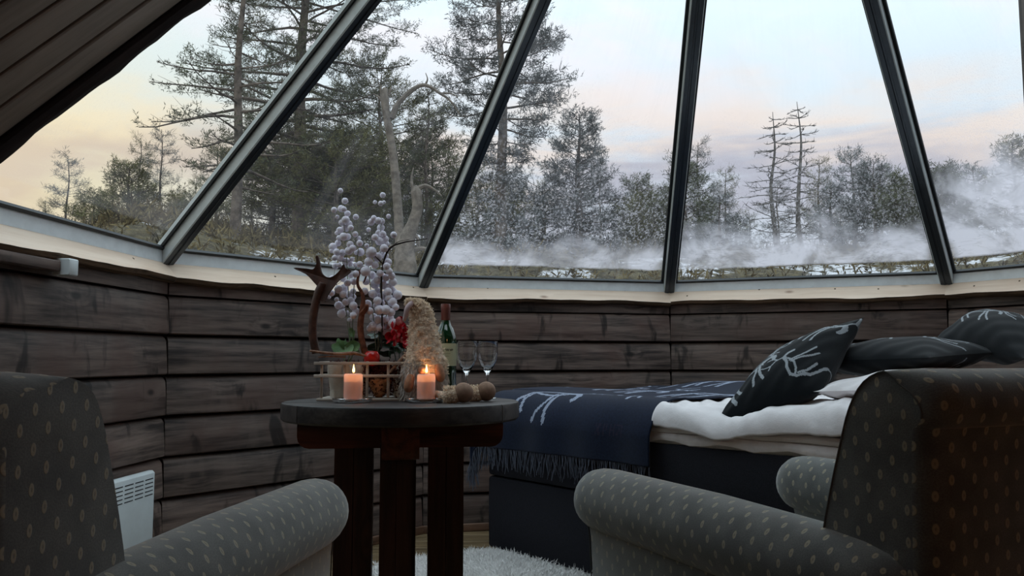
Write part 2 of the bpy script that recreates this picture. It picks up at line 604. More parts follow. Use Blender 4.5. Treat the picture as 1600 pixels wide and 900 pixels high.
m = M()
m.add([(-LW / 2 - .012, .040, 0), (LW / 2 + .012, .040, 0), (LW / 2 + .04, .12, 0), (-LW / 2 - .04, .12, 0), (-LW / 2 - .012, .040, ZS - .055), (LW / 2 + .012, .040, ZS - .055), (LW / 2 + .04, .12, ZS - .055), (-LW / 2 - .04, .12, ZS - .055)],
      [(0, 3, 2, 1), (4, 5, 6, 7), (0, 1, 5, 4), (1, 2, 6, 5), (2, 3, 7, 6), (3, 0, 4, 7)])
back_me = m.build('wall', M_gap, link=False, smooth=False)
base_me = rbox((-LW / 2 + .002, -.014, 0.0), (LW / 2 - .002, -.001, .040), .003).build('baseboard', M_base, link=False)
m = M()
m.box((-LW / 2, .012, JOINTS[7] + .002), (LW / 2, .041, ZS - 0.082))
top_me = m.build('top_log', M_plank, link=False, smooth=False)
for i, (phi, nm) in enumerate(FAC):
    loc, rz = facet_base(phi, APW)
    w = newobj('wall_' + nm, back_me, None, loc, (0, 0, rz))
    tag(w, 'low wall of dark weathered boards on the %s side of the glass dome' % nm, 'wall', None, 'structure')
    for k in range(7):
        newobj('plank', plank_me[(k * 2 + i) % 3], w, (0, 0, JOINTS[k] + .0035))
    newobj('top_log', top_me, w)
    b = newobj('baseboard_' + nm, base_me, None, loc, (0, 0, rz))
    tag(b, 'brown baseboard strip along the foot of the %s wall' % nm, 'baseboard', None, 'structure')

# pale live-edge boards under the glass
for i, (phi, nm) in enumerate(FAC):
    rnd = random.Random(40 + i)
    loc, rz = facet_base(phi, 0)
    m = M()
    NS = 36
    ph = [rnd.uniform(0, 6.28) for _ in range(5)]
    lo = []
    for k in range(NS + 1):
        u = -1 + 2 * k / NS
        e = 0.006 * math.sin(3.1 * u + ph[0]) + 0.004 * math.sin(7.3 * u + ph[1]) + 0.0018 * math.sin(17 * u + ph[2]) + rnd.uniform(-.0008, .0008)
        if nm == 'northwest': e *= 1.5
        lo.append((u, e))
    d = Vector((0, -0.70, -0.714))       # down the face, toward the room (y outward here)
    nrm = Vector((0, 0.714, -0.70))      # into the thickness
    TH = 0.036
    tp = Vector((0, RS * c18 + 0.004, ZS + 0.004))
    L0 = 0.131
    for surf in (0,):
        ft, fb, bt, bb, fb2, bb2 = [], [], [], [], [], []
        for u, e in lo:
            def P(dist, th):
                q = tp + d * dist + nrm * th
                return (u * q.y * t18, q.y, q.z)
            ft.append(P(0, 0)); fb.append(P(L0 + e, 0)); bb.append(P(L0 + e + .004, TH * .5)); bb2.append(P(L0 + e - .004, TH)); bt.append(P(0, TH))
        n = NS + 1
        V = ft + fb + bb + bb2 + bt
        F, MI = [], []
        for k in range(NS):
            for r_ in range(4):
                a = r_ * n + k
                F.append((a, a + n, a + n + 1, a + 1)); MI.append(1 if r_ in (1, 2) else 0)
            F.append((4 * n + k, k, k + 1, 4 * n + k + 1)); MI.append(0)
        F.append((0, 4 * n, 3 * n, 2 * n, n)); MI.append(0)
        F.append((n - 1, 2 * n - 1, 3 * n - 1, 4 * n - 1, 5 * n - 1)); MI.append(0)
        m.add(V, F, None, MI)
    o = m.build('trim_%d' % (i + 1), [M_pine, M_bark], None, True, 30, loc, (0, 0, rz))
    tag(o, 'pale pine board with dark bark lower edge capping the %s wall' % nm, 'board', None, 'structure')
    # screw heads
    sc = M()
    for u in ((-.86, -.3, .25, .55, .9) if i % 2 else (-.8, -.5, .1, .62)):
        q = tp + d * rnd.uniform(.03, .09) - nrm * .0008
        x = u * q.y * t18
        c = Vector((x, q.y, q.z))
        pts = [c + Vector((math.cos(a), 0, 0)) * .0045 + d * math.sin(a) * .0045 for a in [k * pi / 4 for k in range(8)]]
        sc.loft([pts, [p + nrm * .001 for p in pts]], True, True)
    o2 = sc.build('screw_heads', M_bark, o, False)
    o2['kind'] = 'stuff'

# windows
SL = math.hypot(APS, ZA - ZS)
HW = APS * t18


def hw(s, d=0.0):
    return HW * (1 - s / SL) - d / math.cos(math.atan(HW / SL))


S1 = 2.86
m = M()
pv = []
for mm in (0.004, 0.010):
    for x, s_ in ((-hw(.03, .03), .03), (hw(.03, .03), .03), (hw(S1, .03), S1), (-hw(S1, .03), S1)):
        pv.append((x, s_, mm))
uvq = [[(pv[j][0], pv[j][1]) for j in (0, 3, 2, 1)]]
m.add(pv, [(0, 3, 2, 1)], uvq, 0)
m.add(pv, [(4, 5, 6, 7), (0, 1, 5, 4), (1, 2, 6, 5), (2, 3, 7, 6), (3, 0, 4, 7)], None, 1)
pane_me = m.build('pane', [M_pane, M_paneback], link=False, smooth=False)
m = M()
m.add(pv, [(0, 3, 2, 1), (4, 5, 6, 7), (0, 1, 5, 4), (1, 2, 6, 5), (2, 3, 7, 6), (3, 0, 4, 7)])
blind_me = m.build('light_block_panel', M_ceil, link=False, smooth=False)  # opaque panel in place of a pane, added out of view to darken the armchairs
m = M()
m.add([(-HW + .002, -.001, -.042), (HW - .002, -.001, -.042), (hw(.034), .034, -.006), (-hw(.034), .034, -.006),
       (-HW + .002, 0, .012), (HW - .002, 0, .012), (hw(.034), .034, .012), (-hw(.034), .034, .012)],
      [(0, 3, 2, 1), (4, 5, 6, 7), (0, 1, 5, 4), (1, 2, 6, 5), (2, 3, 7, 6), (3, 0, 4, 7)])
rail_me = m.build('frame_rail', M_frame, link=False, smooth=False)
m = M()


def strip(m, d0, d1, s0, s1, m0, m1, sgn, mi=0):
    a = [(sgn * hw(s0, d0), s0), (sgn * hw(s0, d1), s0), (sgn * hw(s1, d1), s1), (sgn * hw(s1, d0), s1)]
    vs = [(x, y, m0) for x, y in a] + [(x, y, m1) for x, y in a]
    m.add(vs, [(0, 3, 2, 1), (4, 5, 6, 7), (0, 1, 5, 4), (1, 2, 6, 5), (2, 3, 7, 6), (3, 0, 4, 7)], None, mi)


for sg in (-1, 1):
    strip(m, .030, .046, .046, S1, -.006, .003, sg)
m.add([(-hw(.034, .03), .034, -.012), (hw(.034, .03), .034, -.012), (hw(.046, .03), .046, -.012), (-hw(.046, .03), .046, -.012),
       (-hw(.034, .03), .034, .003), (hw(.034, .03), .034, .003), (hw(.046, .03), .046, .003), (-hw(.046, .03), .046, .003)],
      [(0, 3, 2, 1), (4, 5, 6, 7), (0, 1, 5, 4), (1, 2, 6, 5), (2, 3, 7, 6), (3, 0, 4, 7)])
gask_me = m.build('gasket', M_gasket, link=False, smooth=False)
HAZE = {'west': (.10, .06, 3.1, .04, .3), 'northwest': (.09, .04, 7.7, .06, .4), 'north': (.80, .42, 1.3, .10, .30), 'northeast': (.86, .28, 11.9, .06, .38),
        'east': (.82, .30, 5.2, .08, .60), 'southeast': (.6, .3, 9.0, .08, .6)}
for i, (phi, nm) in enumerate(FAC):
    b, rz = facet_base(phi, APS, ZS)
    tx = Vector((math.cos(rz), math.sin(rz), 0))
    sl = (Vector((CX, CY, ZA)) - b).normalized()
    nn = tx.cross(sl)
    if nn.z < 0: nn = -nn; tx = -tx
    mw = Matrix((tx, sl, nn)).transposed().to_4x4()
    mw.translation = b
    w = empty('window_%d' % (i + 1))
    w.matrix_world = mw
    tag(w, 'sloping triangular dome window on the %s side, misted along the bottom' % nm, 'window', None, 'structure')
    newobj('frame_rail', rail_me, w)
    newobj('gasket', gask_me, w)
    if nm == 'southeast':
        newobj('light_block_panel', blind_me, w)
        w['label'] = 'unseen boarded dome facet added to block light from the right'
        continue
    p = newobj('pane', pane_me, w)
    p['haze'], p['drop'], p['seed'], p['veil'], p['fog_top'] = HAZE[nm]

# mullions along the ribs
LM = math.hypot(RS, ZA - ZS)
m = M()
pr = [(-.03, .02), (.03, .02), (.03, -.052), (.026, -.056), (.006, -.056), (.004, -.052), (-.004, -.052), (-.006, -.056), (-.026, -.056), (-.03, -.052)]
m.loft([[(x, y, z) for x, z in pr] for y in (0.0, LM * .955)], True, True)
m.mi = [1 if 3 <= k <= 7 or k == 2 and False else 0 for k in range(len(m.mi))]
M_minner = plain('dark_satin_post_face', rgb(58, 66, 74), 0.28, 0.6, metal=0.35, noise=0.05)
mull_me = m.build('mullion', [M_mull, M_minner], link=False, smooth=False)
RIBS = [194.13, 158.13, 122.13, 86.13, 50.13, 14.13, -21.87]
RN = ['west', 'west and northwest', 'northwest and north', 'north and northeast', 'northeast and east', 'east and southeast', 'southeast']
for i, a in enumerate(RIBS):
    rad = Vector((math.cos(R(a)), math.sin(R(a)), 0))
    b = CEN + rad * RS + Vector((0, 0, ZS))
    yy = (Vector((CX, CY, ZA)) - b).normalized()
    zz = (Vector((0, 0, 1)) - yy * yy.z).normalized()
    xx = yy.cross(zz)
    mw = Matrix((xx, yy, zz)).transposed().to_4x4()
    mw.translation = b
    o = newobj('trim_%d' % (i + 11), mull_me)
    o.matrix_world = mw
    lab = 'grey glazing post of the dome %s %s window' % ('beside the' if i in (0, 6) else 'between the', RN[i] + ('s'[:0]))
    tag(o, lab, 'mullion', None, 'structure')
m = M()
m.lathe([(.16, ZA - .16), (.18, ZA - .14), (.14, ZA - .02), (0.001, ZA)], 20, (CX, CY, 0))
tag(m.build('trim_30', M_mull, None), 'grey hub where the dome posts meet overhead', 'hub', None, 'structure')

# rear facets above the cabin roof: glazed at left, boarded at right to block light
SB = 1.16
m = M()
pv = []
for mm in (0.004, 0.010):
    for x, s_ in ((-hw(SB, .03), SB), (hw(SB, .03), SB), (hw(S1, .03), S1), (-hw(S1, .03), S1)):
        pv.append((x, s_, mm))
m.add(pv, [(0, 3, 2, 1)], [[(pv[j][0], pv[j][1]) for j in (0, 3, 2, 1)]], 0)
m.add(pv, [(4, 5, 6, 7), (0, 1, 5, 4), (1, 2, 6, 5), (2, 3, 7, 6), (3, 0, 4, 7)], None, 1)
pane2_me = m.build('pane', [M_pane, M_paneback], link=False, smooth=False)
m = M()
m.add(pv, [(0, 3, 2, 1), (4, 5, 6, 7), (0, 1, 5, 4), (1, 2, 6, 5), (2, 3, 7, 6), (3, 0, 4, 7)])
blind2_me = m.build('light_block_panel', M_ceil, link=False, smooth=False)  # added opaque panel, keeps rear light off the armchairs
m = M()
m.box((-hw(SB), SB - .06, -.05), (hw(SB), SB, .02))
rail2_me = m.build('frame_rail', M_mull, link=False, smooth=False)
m = M()
m.loft([[(x, y, z) for x, z in pr] for y in (SB - .05, LM * .955)], True, True)
mull2_me = m.build('mullion', M_mull, link=False, smooth=False)
for i, (phi, nm) in enumerate(((212.13, 'southwest'), (248.13, 'south'), (284.13, 'rear right'), (320.13, 'far rear right'))):
    b, rz = facet_base(phi, APS, ZS)
    tx = Vector((math.cos(rz), math.sin(rz), 0))
    sl = (Vector((CX, CY, ZA)) - b).normalized()
    nn = tx.cross(sl)
    if nn.z < 0: nn = -nn; tx = -tx
    mw = Matrix((tx, sl, nn)).transposed().to_4x4()
    mw.translation = b
    w = empty('window_%d' % (i + 7))
    w.matrix_world = mw
    tag(w, 'upper dome window above the cabin roof on the %s side' % nm, 'window', None, 'structure')
    newobj('frame_rail', rail2_me, w)
    if phi > 280:
        newobj('light_block_panel', blind2_me, w)
        w['label'] = 'unseen boarded upper dome facet on the %s side, added to block light' % nm
        continue
    p = newobj('pane', pane2_me, w)
    p['haze'], p['drop'], p['seed'], p['veil'], p['fog_top'] = 0.0, 0.1, 3.0 + i, .05, .3
for i, a in enumerate((230.13, 266.13, 302.13)):
    rad = Vector((math.cos(R(a)), math.sin(R(a)), 0))
    b = CEN + rad * RS + Vector((0, 0, ZS))
    yy = (Vector((CX, CY, ZA)) - b).normalized()
    zz = (Vector((0, 0, 1)) - yy * yy.z).normalized()
    mw = Matrix((yy.cross(zz), yy, zz)).transposed().to_4x4()
    mw.translation = b
    o = newobj('trim_%d' % (i + 18), mull2_me)
    o.matrix_world = mw
    tag(o, 'grey glazing post over the cabin roof, %s' % ('toward the southwest', 'in the middle of the rear', 'toward the rear right')[i], 'mullion', None, 'structure')

# ------------------------------------------------------------------ the cabin behind: left sloping ceiling etc.
DD = Vector((.46, .48, .74)).normalized()
EE = Vector((0, -1, 0))
NNc = DD.cross(EE).normalized()
if NNc.z > 0: NNc = -NNc
P0 = Vector((-.6187 * 1.85, .9822 * 1.85, EYE + .2506 * 1.85))
cl = empty('ceiling', P0)
tag(cl, 'sloping ceiling of narrow varnished boards at upper left', 'ceiling', None, 'structure')
# local frame: x along the boards, y along EE made perpendicular, z = normal up/outward
Yp = (EE - DD * EE.dot(DD)).normalized()
Zp = DD.cross(Yp)
if Zp.dot(NNc) > 0: Zp = -Zp
mw = Matrix((DD, Yp, DD.cross(Yp))).transposed().to_4x4()
mw.translation = P0
cl.matrix_world = mw
sg = 1 if Zp.dot(DD.cross(Yp)) > 0 else -1       # outward side in local z
k_par = EE.dot(DD)                               # going along EE by w moves k_par*w along boards
k_per = EE.dot(Yp)
BW = 0.079
amax = 1.42
for k in range(34):
    y0 = .031 + k * BW
    w = y0 / k_per
    xa = -.75 + k_par * w
    xb = min(1.42, .80 + 1.2 * w) + k_par * w
    z0, z1 = (0, .014) if sg > 0 else (-.014, 0)
    b = rbox((xa, y0 + .0045, z0), (xb, y0 + BW - .0045, z1), .003)
    b.build('board', M_ceil, cl)
m = M()
z0, z1 = (.0145, .05) if sg > 0 else (-.05, -.0145)
pts = []
for w in (0.006, 2.75):
    pts.append((w * k_per, -.75 + k_par * w, min(1.42, .80 + 1.2 * w) + k_par * w))
(ya, xa0, xa1), (yb, xb0, xb1) = pts
wm = (1.42 - .80) / 1.2
ym, xm1 = wm * k_per, 1.42 + k_par * wm
poly = [(xa0, ya), (xa1, ya), (xm1, ym), (xb1, yb), (xb0, yb)]
m.add([(x, y, z0) for x, y in poly] + [(x, y, z1) for x, y in poly],
      [(0, 1, 2, 3, 4), (9, 8, 7, 6, 5)] + [(i, (i + 1) % 5, (i + 1) % 5 + 5, i + 5) for i in range(5)])
m.build('backing', M_gap, cl, False)
# dark live edge along the ceiling's front
m = M()
rr = random.Random(5)
secs = []
for k in range(46):
    x = -.72 + k * (1.50 / 45)
    e = .004 * math.sin(k * .55) + .003 * math.sin(k * 1.31 + 1) + rr.uniform(-.0012, .0012)
    s_ = -1 if sg > 0 else 1
    zc = s_ * .004
    loop = [(x, -.004 + e, zc + .016), (x, .0 + e, zc - .012), (x, .010 + e, zc - .016), (x, .026, zc - .010), (x, .033, zc + .012), (x, .02, zc + .024)]
    secs.append(loop)
m.loft(secs, True, True)
ed = m.build('trim_41', wood('dark_edge_log', rgb(28, 22, 22), rgb(58, 46, 42), rgb(14, 10, 10), 0.8, knots=False, bump=.5), None, True, 60)
ed.matrix_world = mw
tag(ed, 'dark rough-edged timber along the front edge of the sloping ceiling', 'beam', None, 'structure')

# cabin shell behind the camera
M_cabin = wood('cabin_wall_board', rgb(70, 50, 40), rgb(118, 86, 66), rgb(40, 26, 20), 0.7)
def shell(name, a, b, label, cat, mt=M_cabin):
    m = M(); m.box(a, b)
    return tag(m.build(name, mt, None, False), label, cat, None, 'structure')
shell('wall_left', (-1.62, -1.9, 0), (-1.50, 1.80, .80), 'low cabin side wall below the sloping ceiling', 'wall')
shell('wall_right', (2.83, -1.9, 0), (2.95, 1.50, 2.4), 'cabin side wall on the right behind the viewer', 'wall')
shell('wall_back', (-1.62, -2.0, 0), (2.95, -1.9, 2.4), 'cabin back wall behind the viewer', 'wall')
shell('ceiling_cabin', (-.62, -2.0, 2.36), (2.95, 1.35, 2.44), 'flat cabin ceiling above and behind the viewer', 'ceiling')
# post at the bed head, just inside the right edge of view
pp = Vector((1.60 + .080, 2.515, 0))
m = rbox((0, -.05, -.06), (2.32, .05, .06), .006)
po = m.build('trim_42', M_plank, None, True, 40, (pp.x + .028, pp.y + .045, 0), (0, R(-90), 0))
tag(po, 'dark timber post behind the head of the bed', 'post', None, 'structure')

# floor
m = M()
pts = [(CX + 2.34 * math.cos(R(a)), CY + 2.34 * math.sin(R(a))) for a in RIBS] + [(2.9, 1.5), (2.9, -1.95), (-1.6, -1.95), (-1.6, 1.8)]
n = len(pts)
m.add([(x, y, -.02) for x, y in pts] + [(x, y, -.10) for x, y in pts], [tuple(range(n))[::-1], tuple(range(n, 2 * n))] + [(i, (i + 1) % n, n + (i + 1) % n, n + i) for i in range(n)])
fl = m.build('floor', M_gap, None, False)
tag(fl, 'brown wooden board floor', 'floor', None, 'structure')
fl_me = [rbox((0, 0, -.02), (L_, .136, 0.0), .002).build('floor_board', M_floor, link=False) for L_ in (1.196, .796)]


def inside(x, y, mrg=0.0):
    if y < 1.0: return -1.58 < x < 2.85
    return all((x - CX) * math.cos(R(f)) + (y - CY) * math.sin(R(f)) < APW - mrg for f, _ in FAC)


for r_ in range(32):
    y = .30 + r_ * .139
    x = -1.55 + (r_ * .37) % .8 - .8
    while x < 2.8:
        L_, me = (1.2, fl_me[0]) if (r_ + int(x * 3)) % 2 else (.8, fl_me[1])
        if inside(x, y) and inside(x + L_, y) and inside(x, y + .139) and inside(x + L_, y + .139):
            newobj('floor_board', me, fl, (x + .002, y, 0))
        elif inside(x + L_ / 2, y + .07, -.3) or inside(x + .1, y + .07, -.1) or inside(x + L_ - .1, y + .07, -.1):
            # cut board at the wall
            xs = [q for q in np.linspace(x, x + L_, 25) if inside(q, y + .07, -.09)]
            if len(xs) > 3:
                rbox((xs[0], y, -.02), (xs[-1], y + .136, 0), .002).build('floor_board', M_floor, fl)
        x += L_
#@@PART2
# ------------------------------------------------------------------ outdoors
def ground_z(x, y):
    d = math.hypot(x - CX, y - CY)
    dc = math.hypot(x, y)
    a = math.degrees(math.atan2(x, y))
    if d < 3.2: return -0.25
    slope = 0.112 + 0.042 * min(1, max(0, (-a - 8) / 14)) - 0.05 * min(1, max(0, (-a - 25) / 5))
    zt = EYE + slope * min(dc, 26) + 0.02 * max(0, min(dc, 60) - 26)
    t = min(1, max(0, (d - 3.2) / 4.3))
    t = t * t * (3 - 2 * t)
    z = -0.25 + (zt + 0.25) * t
    if y < 0: z = -0.25 + (z + .25) * max(0, 1 + y / 6)
    return z + 0.10 * math.sin(x * .9 + 1) * math.sin(y * .8) * t + .05 * math.sin(x * 2.3) * math.sin(y * 2.9 + 1) * t


m = M()
rads = [3.0 + 0.35 * k for k in range(30)] + [14 + 1.2 * k for k in range(12)] + [30, 36, 44, 56, 80]
NA = 120
vs = []
for r_ in rads:
    for k in range(NA):
        a = 2 * pi * k / NA
        x, y = CX + r_ * math.sin(a), CY + r_ * math.cos(a)
        vs.append((x, y, ground_z(x, y)))
fs = []
for i in range(len(rads) - 1):
    for k in range(NA):
        k2 = (k + 1) % NA
        fs.append((i * NA + k, i * NA + k2, (i + 1) * NA + k2, (i + 1) * NA + k))
m.add(vs, fs)
gm, t, p = mat('heath_with_snow')
tcg = t.n('ShaderNodeTexCoord').outputs['Object']
n1 = t.noise(tcg, 0.7, 6, 0.65, 0.3)
n2 = t.noise(tcg, 9.0, 5, 0.7)
heath = t.mix(t.mapr(n2, 0.35, 0.65), rgb(58, 52, 36), rgb(108, 98, 70))
snow = t.math('MULTIPLY', t.mapr(n1, 0.53, 0.57), t.mapr(n2, 0.42, 0.50))
t.put(p, 'Base Color', t.mix(snow, heath, rgb(226, 226, 232)))
p.inputs['Roughness'].default_value = 0.95
gb = t.n('ShaderNodeBump'); gb.inputs['Strength'].default_value = 1.0; gb.inputs['Distance'].default_value = 0.1
t.put(gb, 'Height', n2); t.put(p, 'Normal', gb.outputs[0])
tag(m.build('ground_outside', gm, None, True, 80), 'rising heath outside the dome with patches of thin snow', 'ground', None, 'structure')

M_needle = [plain('needles_%d' % i, c, 0.7, 0.2, noise=0.3, scale=3) for i, c in enumerate((rgb(88, 92, 68), rgb(104, 102, 66), rgb(104, 108, 108), rgb(132, 136, 138)))]
M_trunk = plain('pine_bark', rgb(108, 98, 90), 0.9, 0.1, noise=0.35, scale=9, bump=0.5, bscale=25)
M_trunk2 = plain('grey_dead_wood', rgb(122, 114, 106), 0.85, 0.1, noise=0.25, scale=12, bump=0.4, bscale=30)


def tufts_mesh(name, C_, D_, L_, rs, mt, parent, nn=9, wid=0.010, spread=0.9):
    """needle tufts: C_ centres, D_ shoot directions, L_ needle lengths -> one mesh of thin triangles"""
    C_ = np.array(C_); D_ = np.array(D_); L_ = np.array(L_)
    N = len(C_)
    g = np.random.default_rng(rs)
    C3 = np.repeat(C_, nn, 0); D3 = np.repeat(D_, nn, 0); L3 = np.repeat(L_, nn)
    along = g.uniform(-1.0, 0.7, N * nn)[:, None]
    rv = g.normal(size=(N * nn, 3))
    rv /= np.linalg.norm(rv, axis=1)[:, None]
    nd = D3 * 0.75 + rv * spread
    nd /= np.linalg.norm(nd, axis=1)[:, None]
    root = C3 + D3 * along * L3[:, None] * 1.1
    tip = root + nd * (L3 * g.uniform(.7, 1.1, N * nn))[:, None]
    sd = np.cross(nd, g.normal(size=(N * nn, 3)))
    sd /= np.linalg.norm(sd, axis=1)[:, None] + 1e-9
    midp = root * .5 + tip * .5
    a = root
    b = midp + sd * wid * .5
    c = midp - sd * wid * .5
    V = np.stack([a, b, tip, c], 1).reshape(-1, 3)
    F = np.arange(N * nn * 4).reshape(-1, 4)
    me = bpy.data.meshes.new(name)
    me.vertices.add(len(V)); me.vertices.foreach_set('co', V.astype(np.float32).ravel())
    me.loops.add(F.size); me.loops.foreach_set('vertex_index', F.ravel().astype(np.int32))
    me.polygons.add(len(F)); me.polygons.foreach_set('loop_start', (np.arange(len(F)) * 4).astype(np.int32))
    me.update(calc_edges=True)
    me.materials.append(mt)
    o = newobj(name, me, parent)
    o['kind'] = 'stuff'
    return o


def curve_pts(p0, d, L, n, rnd, droop=0.0, lift=0.0, wob=0.15):
    pts = [Vector(p0)]
    d = Vector(d).normalized()
    for i in range(n):
        t_ = i / n
        d = (d + Vector((rnd.uniform(-wob, wob), rnd.uniform(-wob, wob), rnd.uniform(-wob, wob) * .7 - droop * (1 - t_) + lift * t_))).normalized()
        pts.append(pts[-1] + d * (L / n))
    return pts


def pine(name, label, x, y, ztop, seed, width=1.0, crown=0.15, nb=40, mt=0, tr=0.07, dens=1.0, up=0.25, shape='cone', lean=(0, 0), group=None, nl=0.075, cat='tree', dead_below=0.0, kinds=None):
    rnd = random.Random(seed)
    gz = ground_z(x, y) - .12
    H = ztop - gz
    root = empty(name, (x, y, gz))
    tag(root, label, cat, group)
    n = 14
    tp = [Vector((lean[0] * (i / n) ** 1.3 + .012 * H * math.sin(i * .8 + seed) * (i / n), lean[1] * (i / n), H * i / n)) for i in range(n + 1)]
    m = M(); m.tube(tp, [tr * (1 - .93 * i / n) + .004 for i in range(n + 1)], 8)
    m.build('trunk', M_trunk, root)
    def at(t_):
        f = t_ * n; i = min(n - 1, int(f)); return tp[i].lerp(tp[i + 1], f - i)
    bm_ = M()
    Cs, Ds, Ls = [], [], []
    for k in range(nb):
        t_ = crown + (0.985 - crown) * (k + rnd.random() * .8) / nb
        f = (t_ - crown) / (1 - crown)
        if shape == 'cone': L = width * (1.02 - f) ** .8 * rnd.uniform(.75, 1.1) + .10
        elif shape == 'round': L = width * math.sin(pi * (0.12 + .84 * (1 - f) ** .9)) * rnd.uniform(.6, 1.1) + .10
        else: L = width * (0.55 + .45 * math.sin(f * 9 + seed)) * (1.1 - f) ** .5 * rnd.uniform(.6, 1.15) + .12
        a = k * 2.4 + rnd.uniform(-.5, .5)
        d = Vector((math.cos(a), math.sin(a), up + (f - .3) * .5))
        pts = curve_pts(at(t_), d, L, 6, rnd, .10, .16)
        r0 = max(.006, tr * .30 * (1.1 - f) * min(1, L))
        bm_.tube(pts, [r0 * (1 - .8 * i / 6) + .0015 for i in range(7)], 4, caps=False)
        bare = f < dead_below
        ns = max(3, int((4 + 7 * min(1.4, L)) * (0.7 if bare else 1)))
        for j in range(ns):
            u = .22 + .78 * (j + rnd.random()) / ns
            fi = u * 6; i = min(5, int(fi)); q = pts[i].lerp(pts[i + 1], fi - i)
            dd = (pts[i + 1] - pts[i]).normalized()
            side = dd.cross(Vector((0, 0, 1))).normalized() * (1 if j % 2 else -1)
            sl = (L * (1 - u) * .5 + .13) * rnd.uniform(.6, 1.1)
            sd = (dd * .8 + side * rnd.uniform(.5, 1) + Vector((0, 0, rnd.uniform(-.1, .45)))).normalized()
            sp = curve_pts(q, sd, sl, 3, rnd, 0, .25, .25)
            bm_.tube(sp, [.0045, .0035, .0025, .0015], 3, caps=False)
            if bare and rnd.random() < .55: continue
            nt_ = max(2, int((sl * 22 + 1) * dens))
            for w_ in range(nt_):
                v = 1 - .75 * w_ / nt_ * rnd.uniform(.8, 1)
                fi = v * 3; i = min(2, int(fi)); q2 = sp[i].lerp(sp[i + 1], min(1, fi - i))
                c = q2 + Vector((rnd.gauss(0, .03), rnd.gauss(0, .03), rnd.gauss(0.01, .03)))
                e = ((sp[i + 1] - sp[i]).normalized() + Vector((rnd.gauss(0, .5), rnd.gauss(0, .5), .35 + rnd.gauss(0, .4)))).normalized()
                Cs.append(c); Ds.append(e); Ls.append(nl * rnd.uniform(.75, 1.25))
    o = bm_.build('branches', M_trunk, root, True, 0)
    o['kind'] = 'stuff'
    tufts_mesh('needles', Cs, Ds, Ls, seed, M_needle[mt], root, 9, .0095)
    return root


def atpx(px, y):
    q = ray(px, 561, y)
    return q.x


def ztop(px, py, y):
    return ray(px, py, y).z


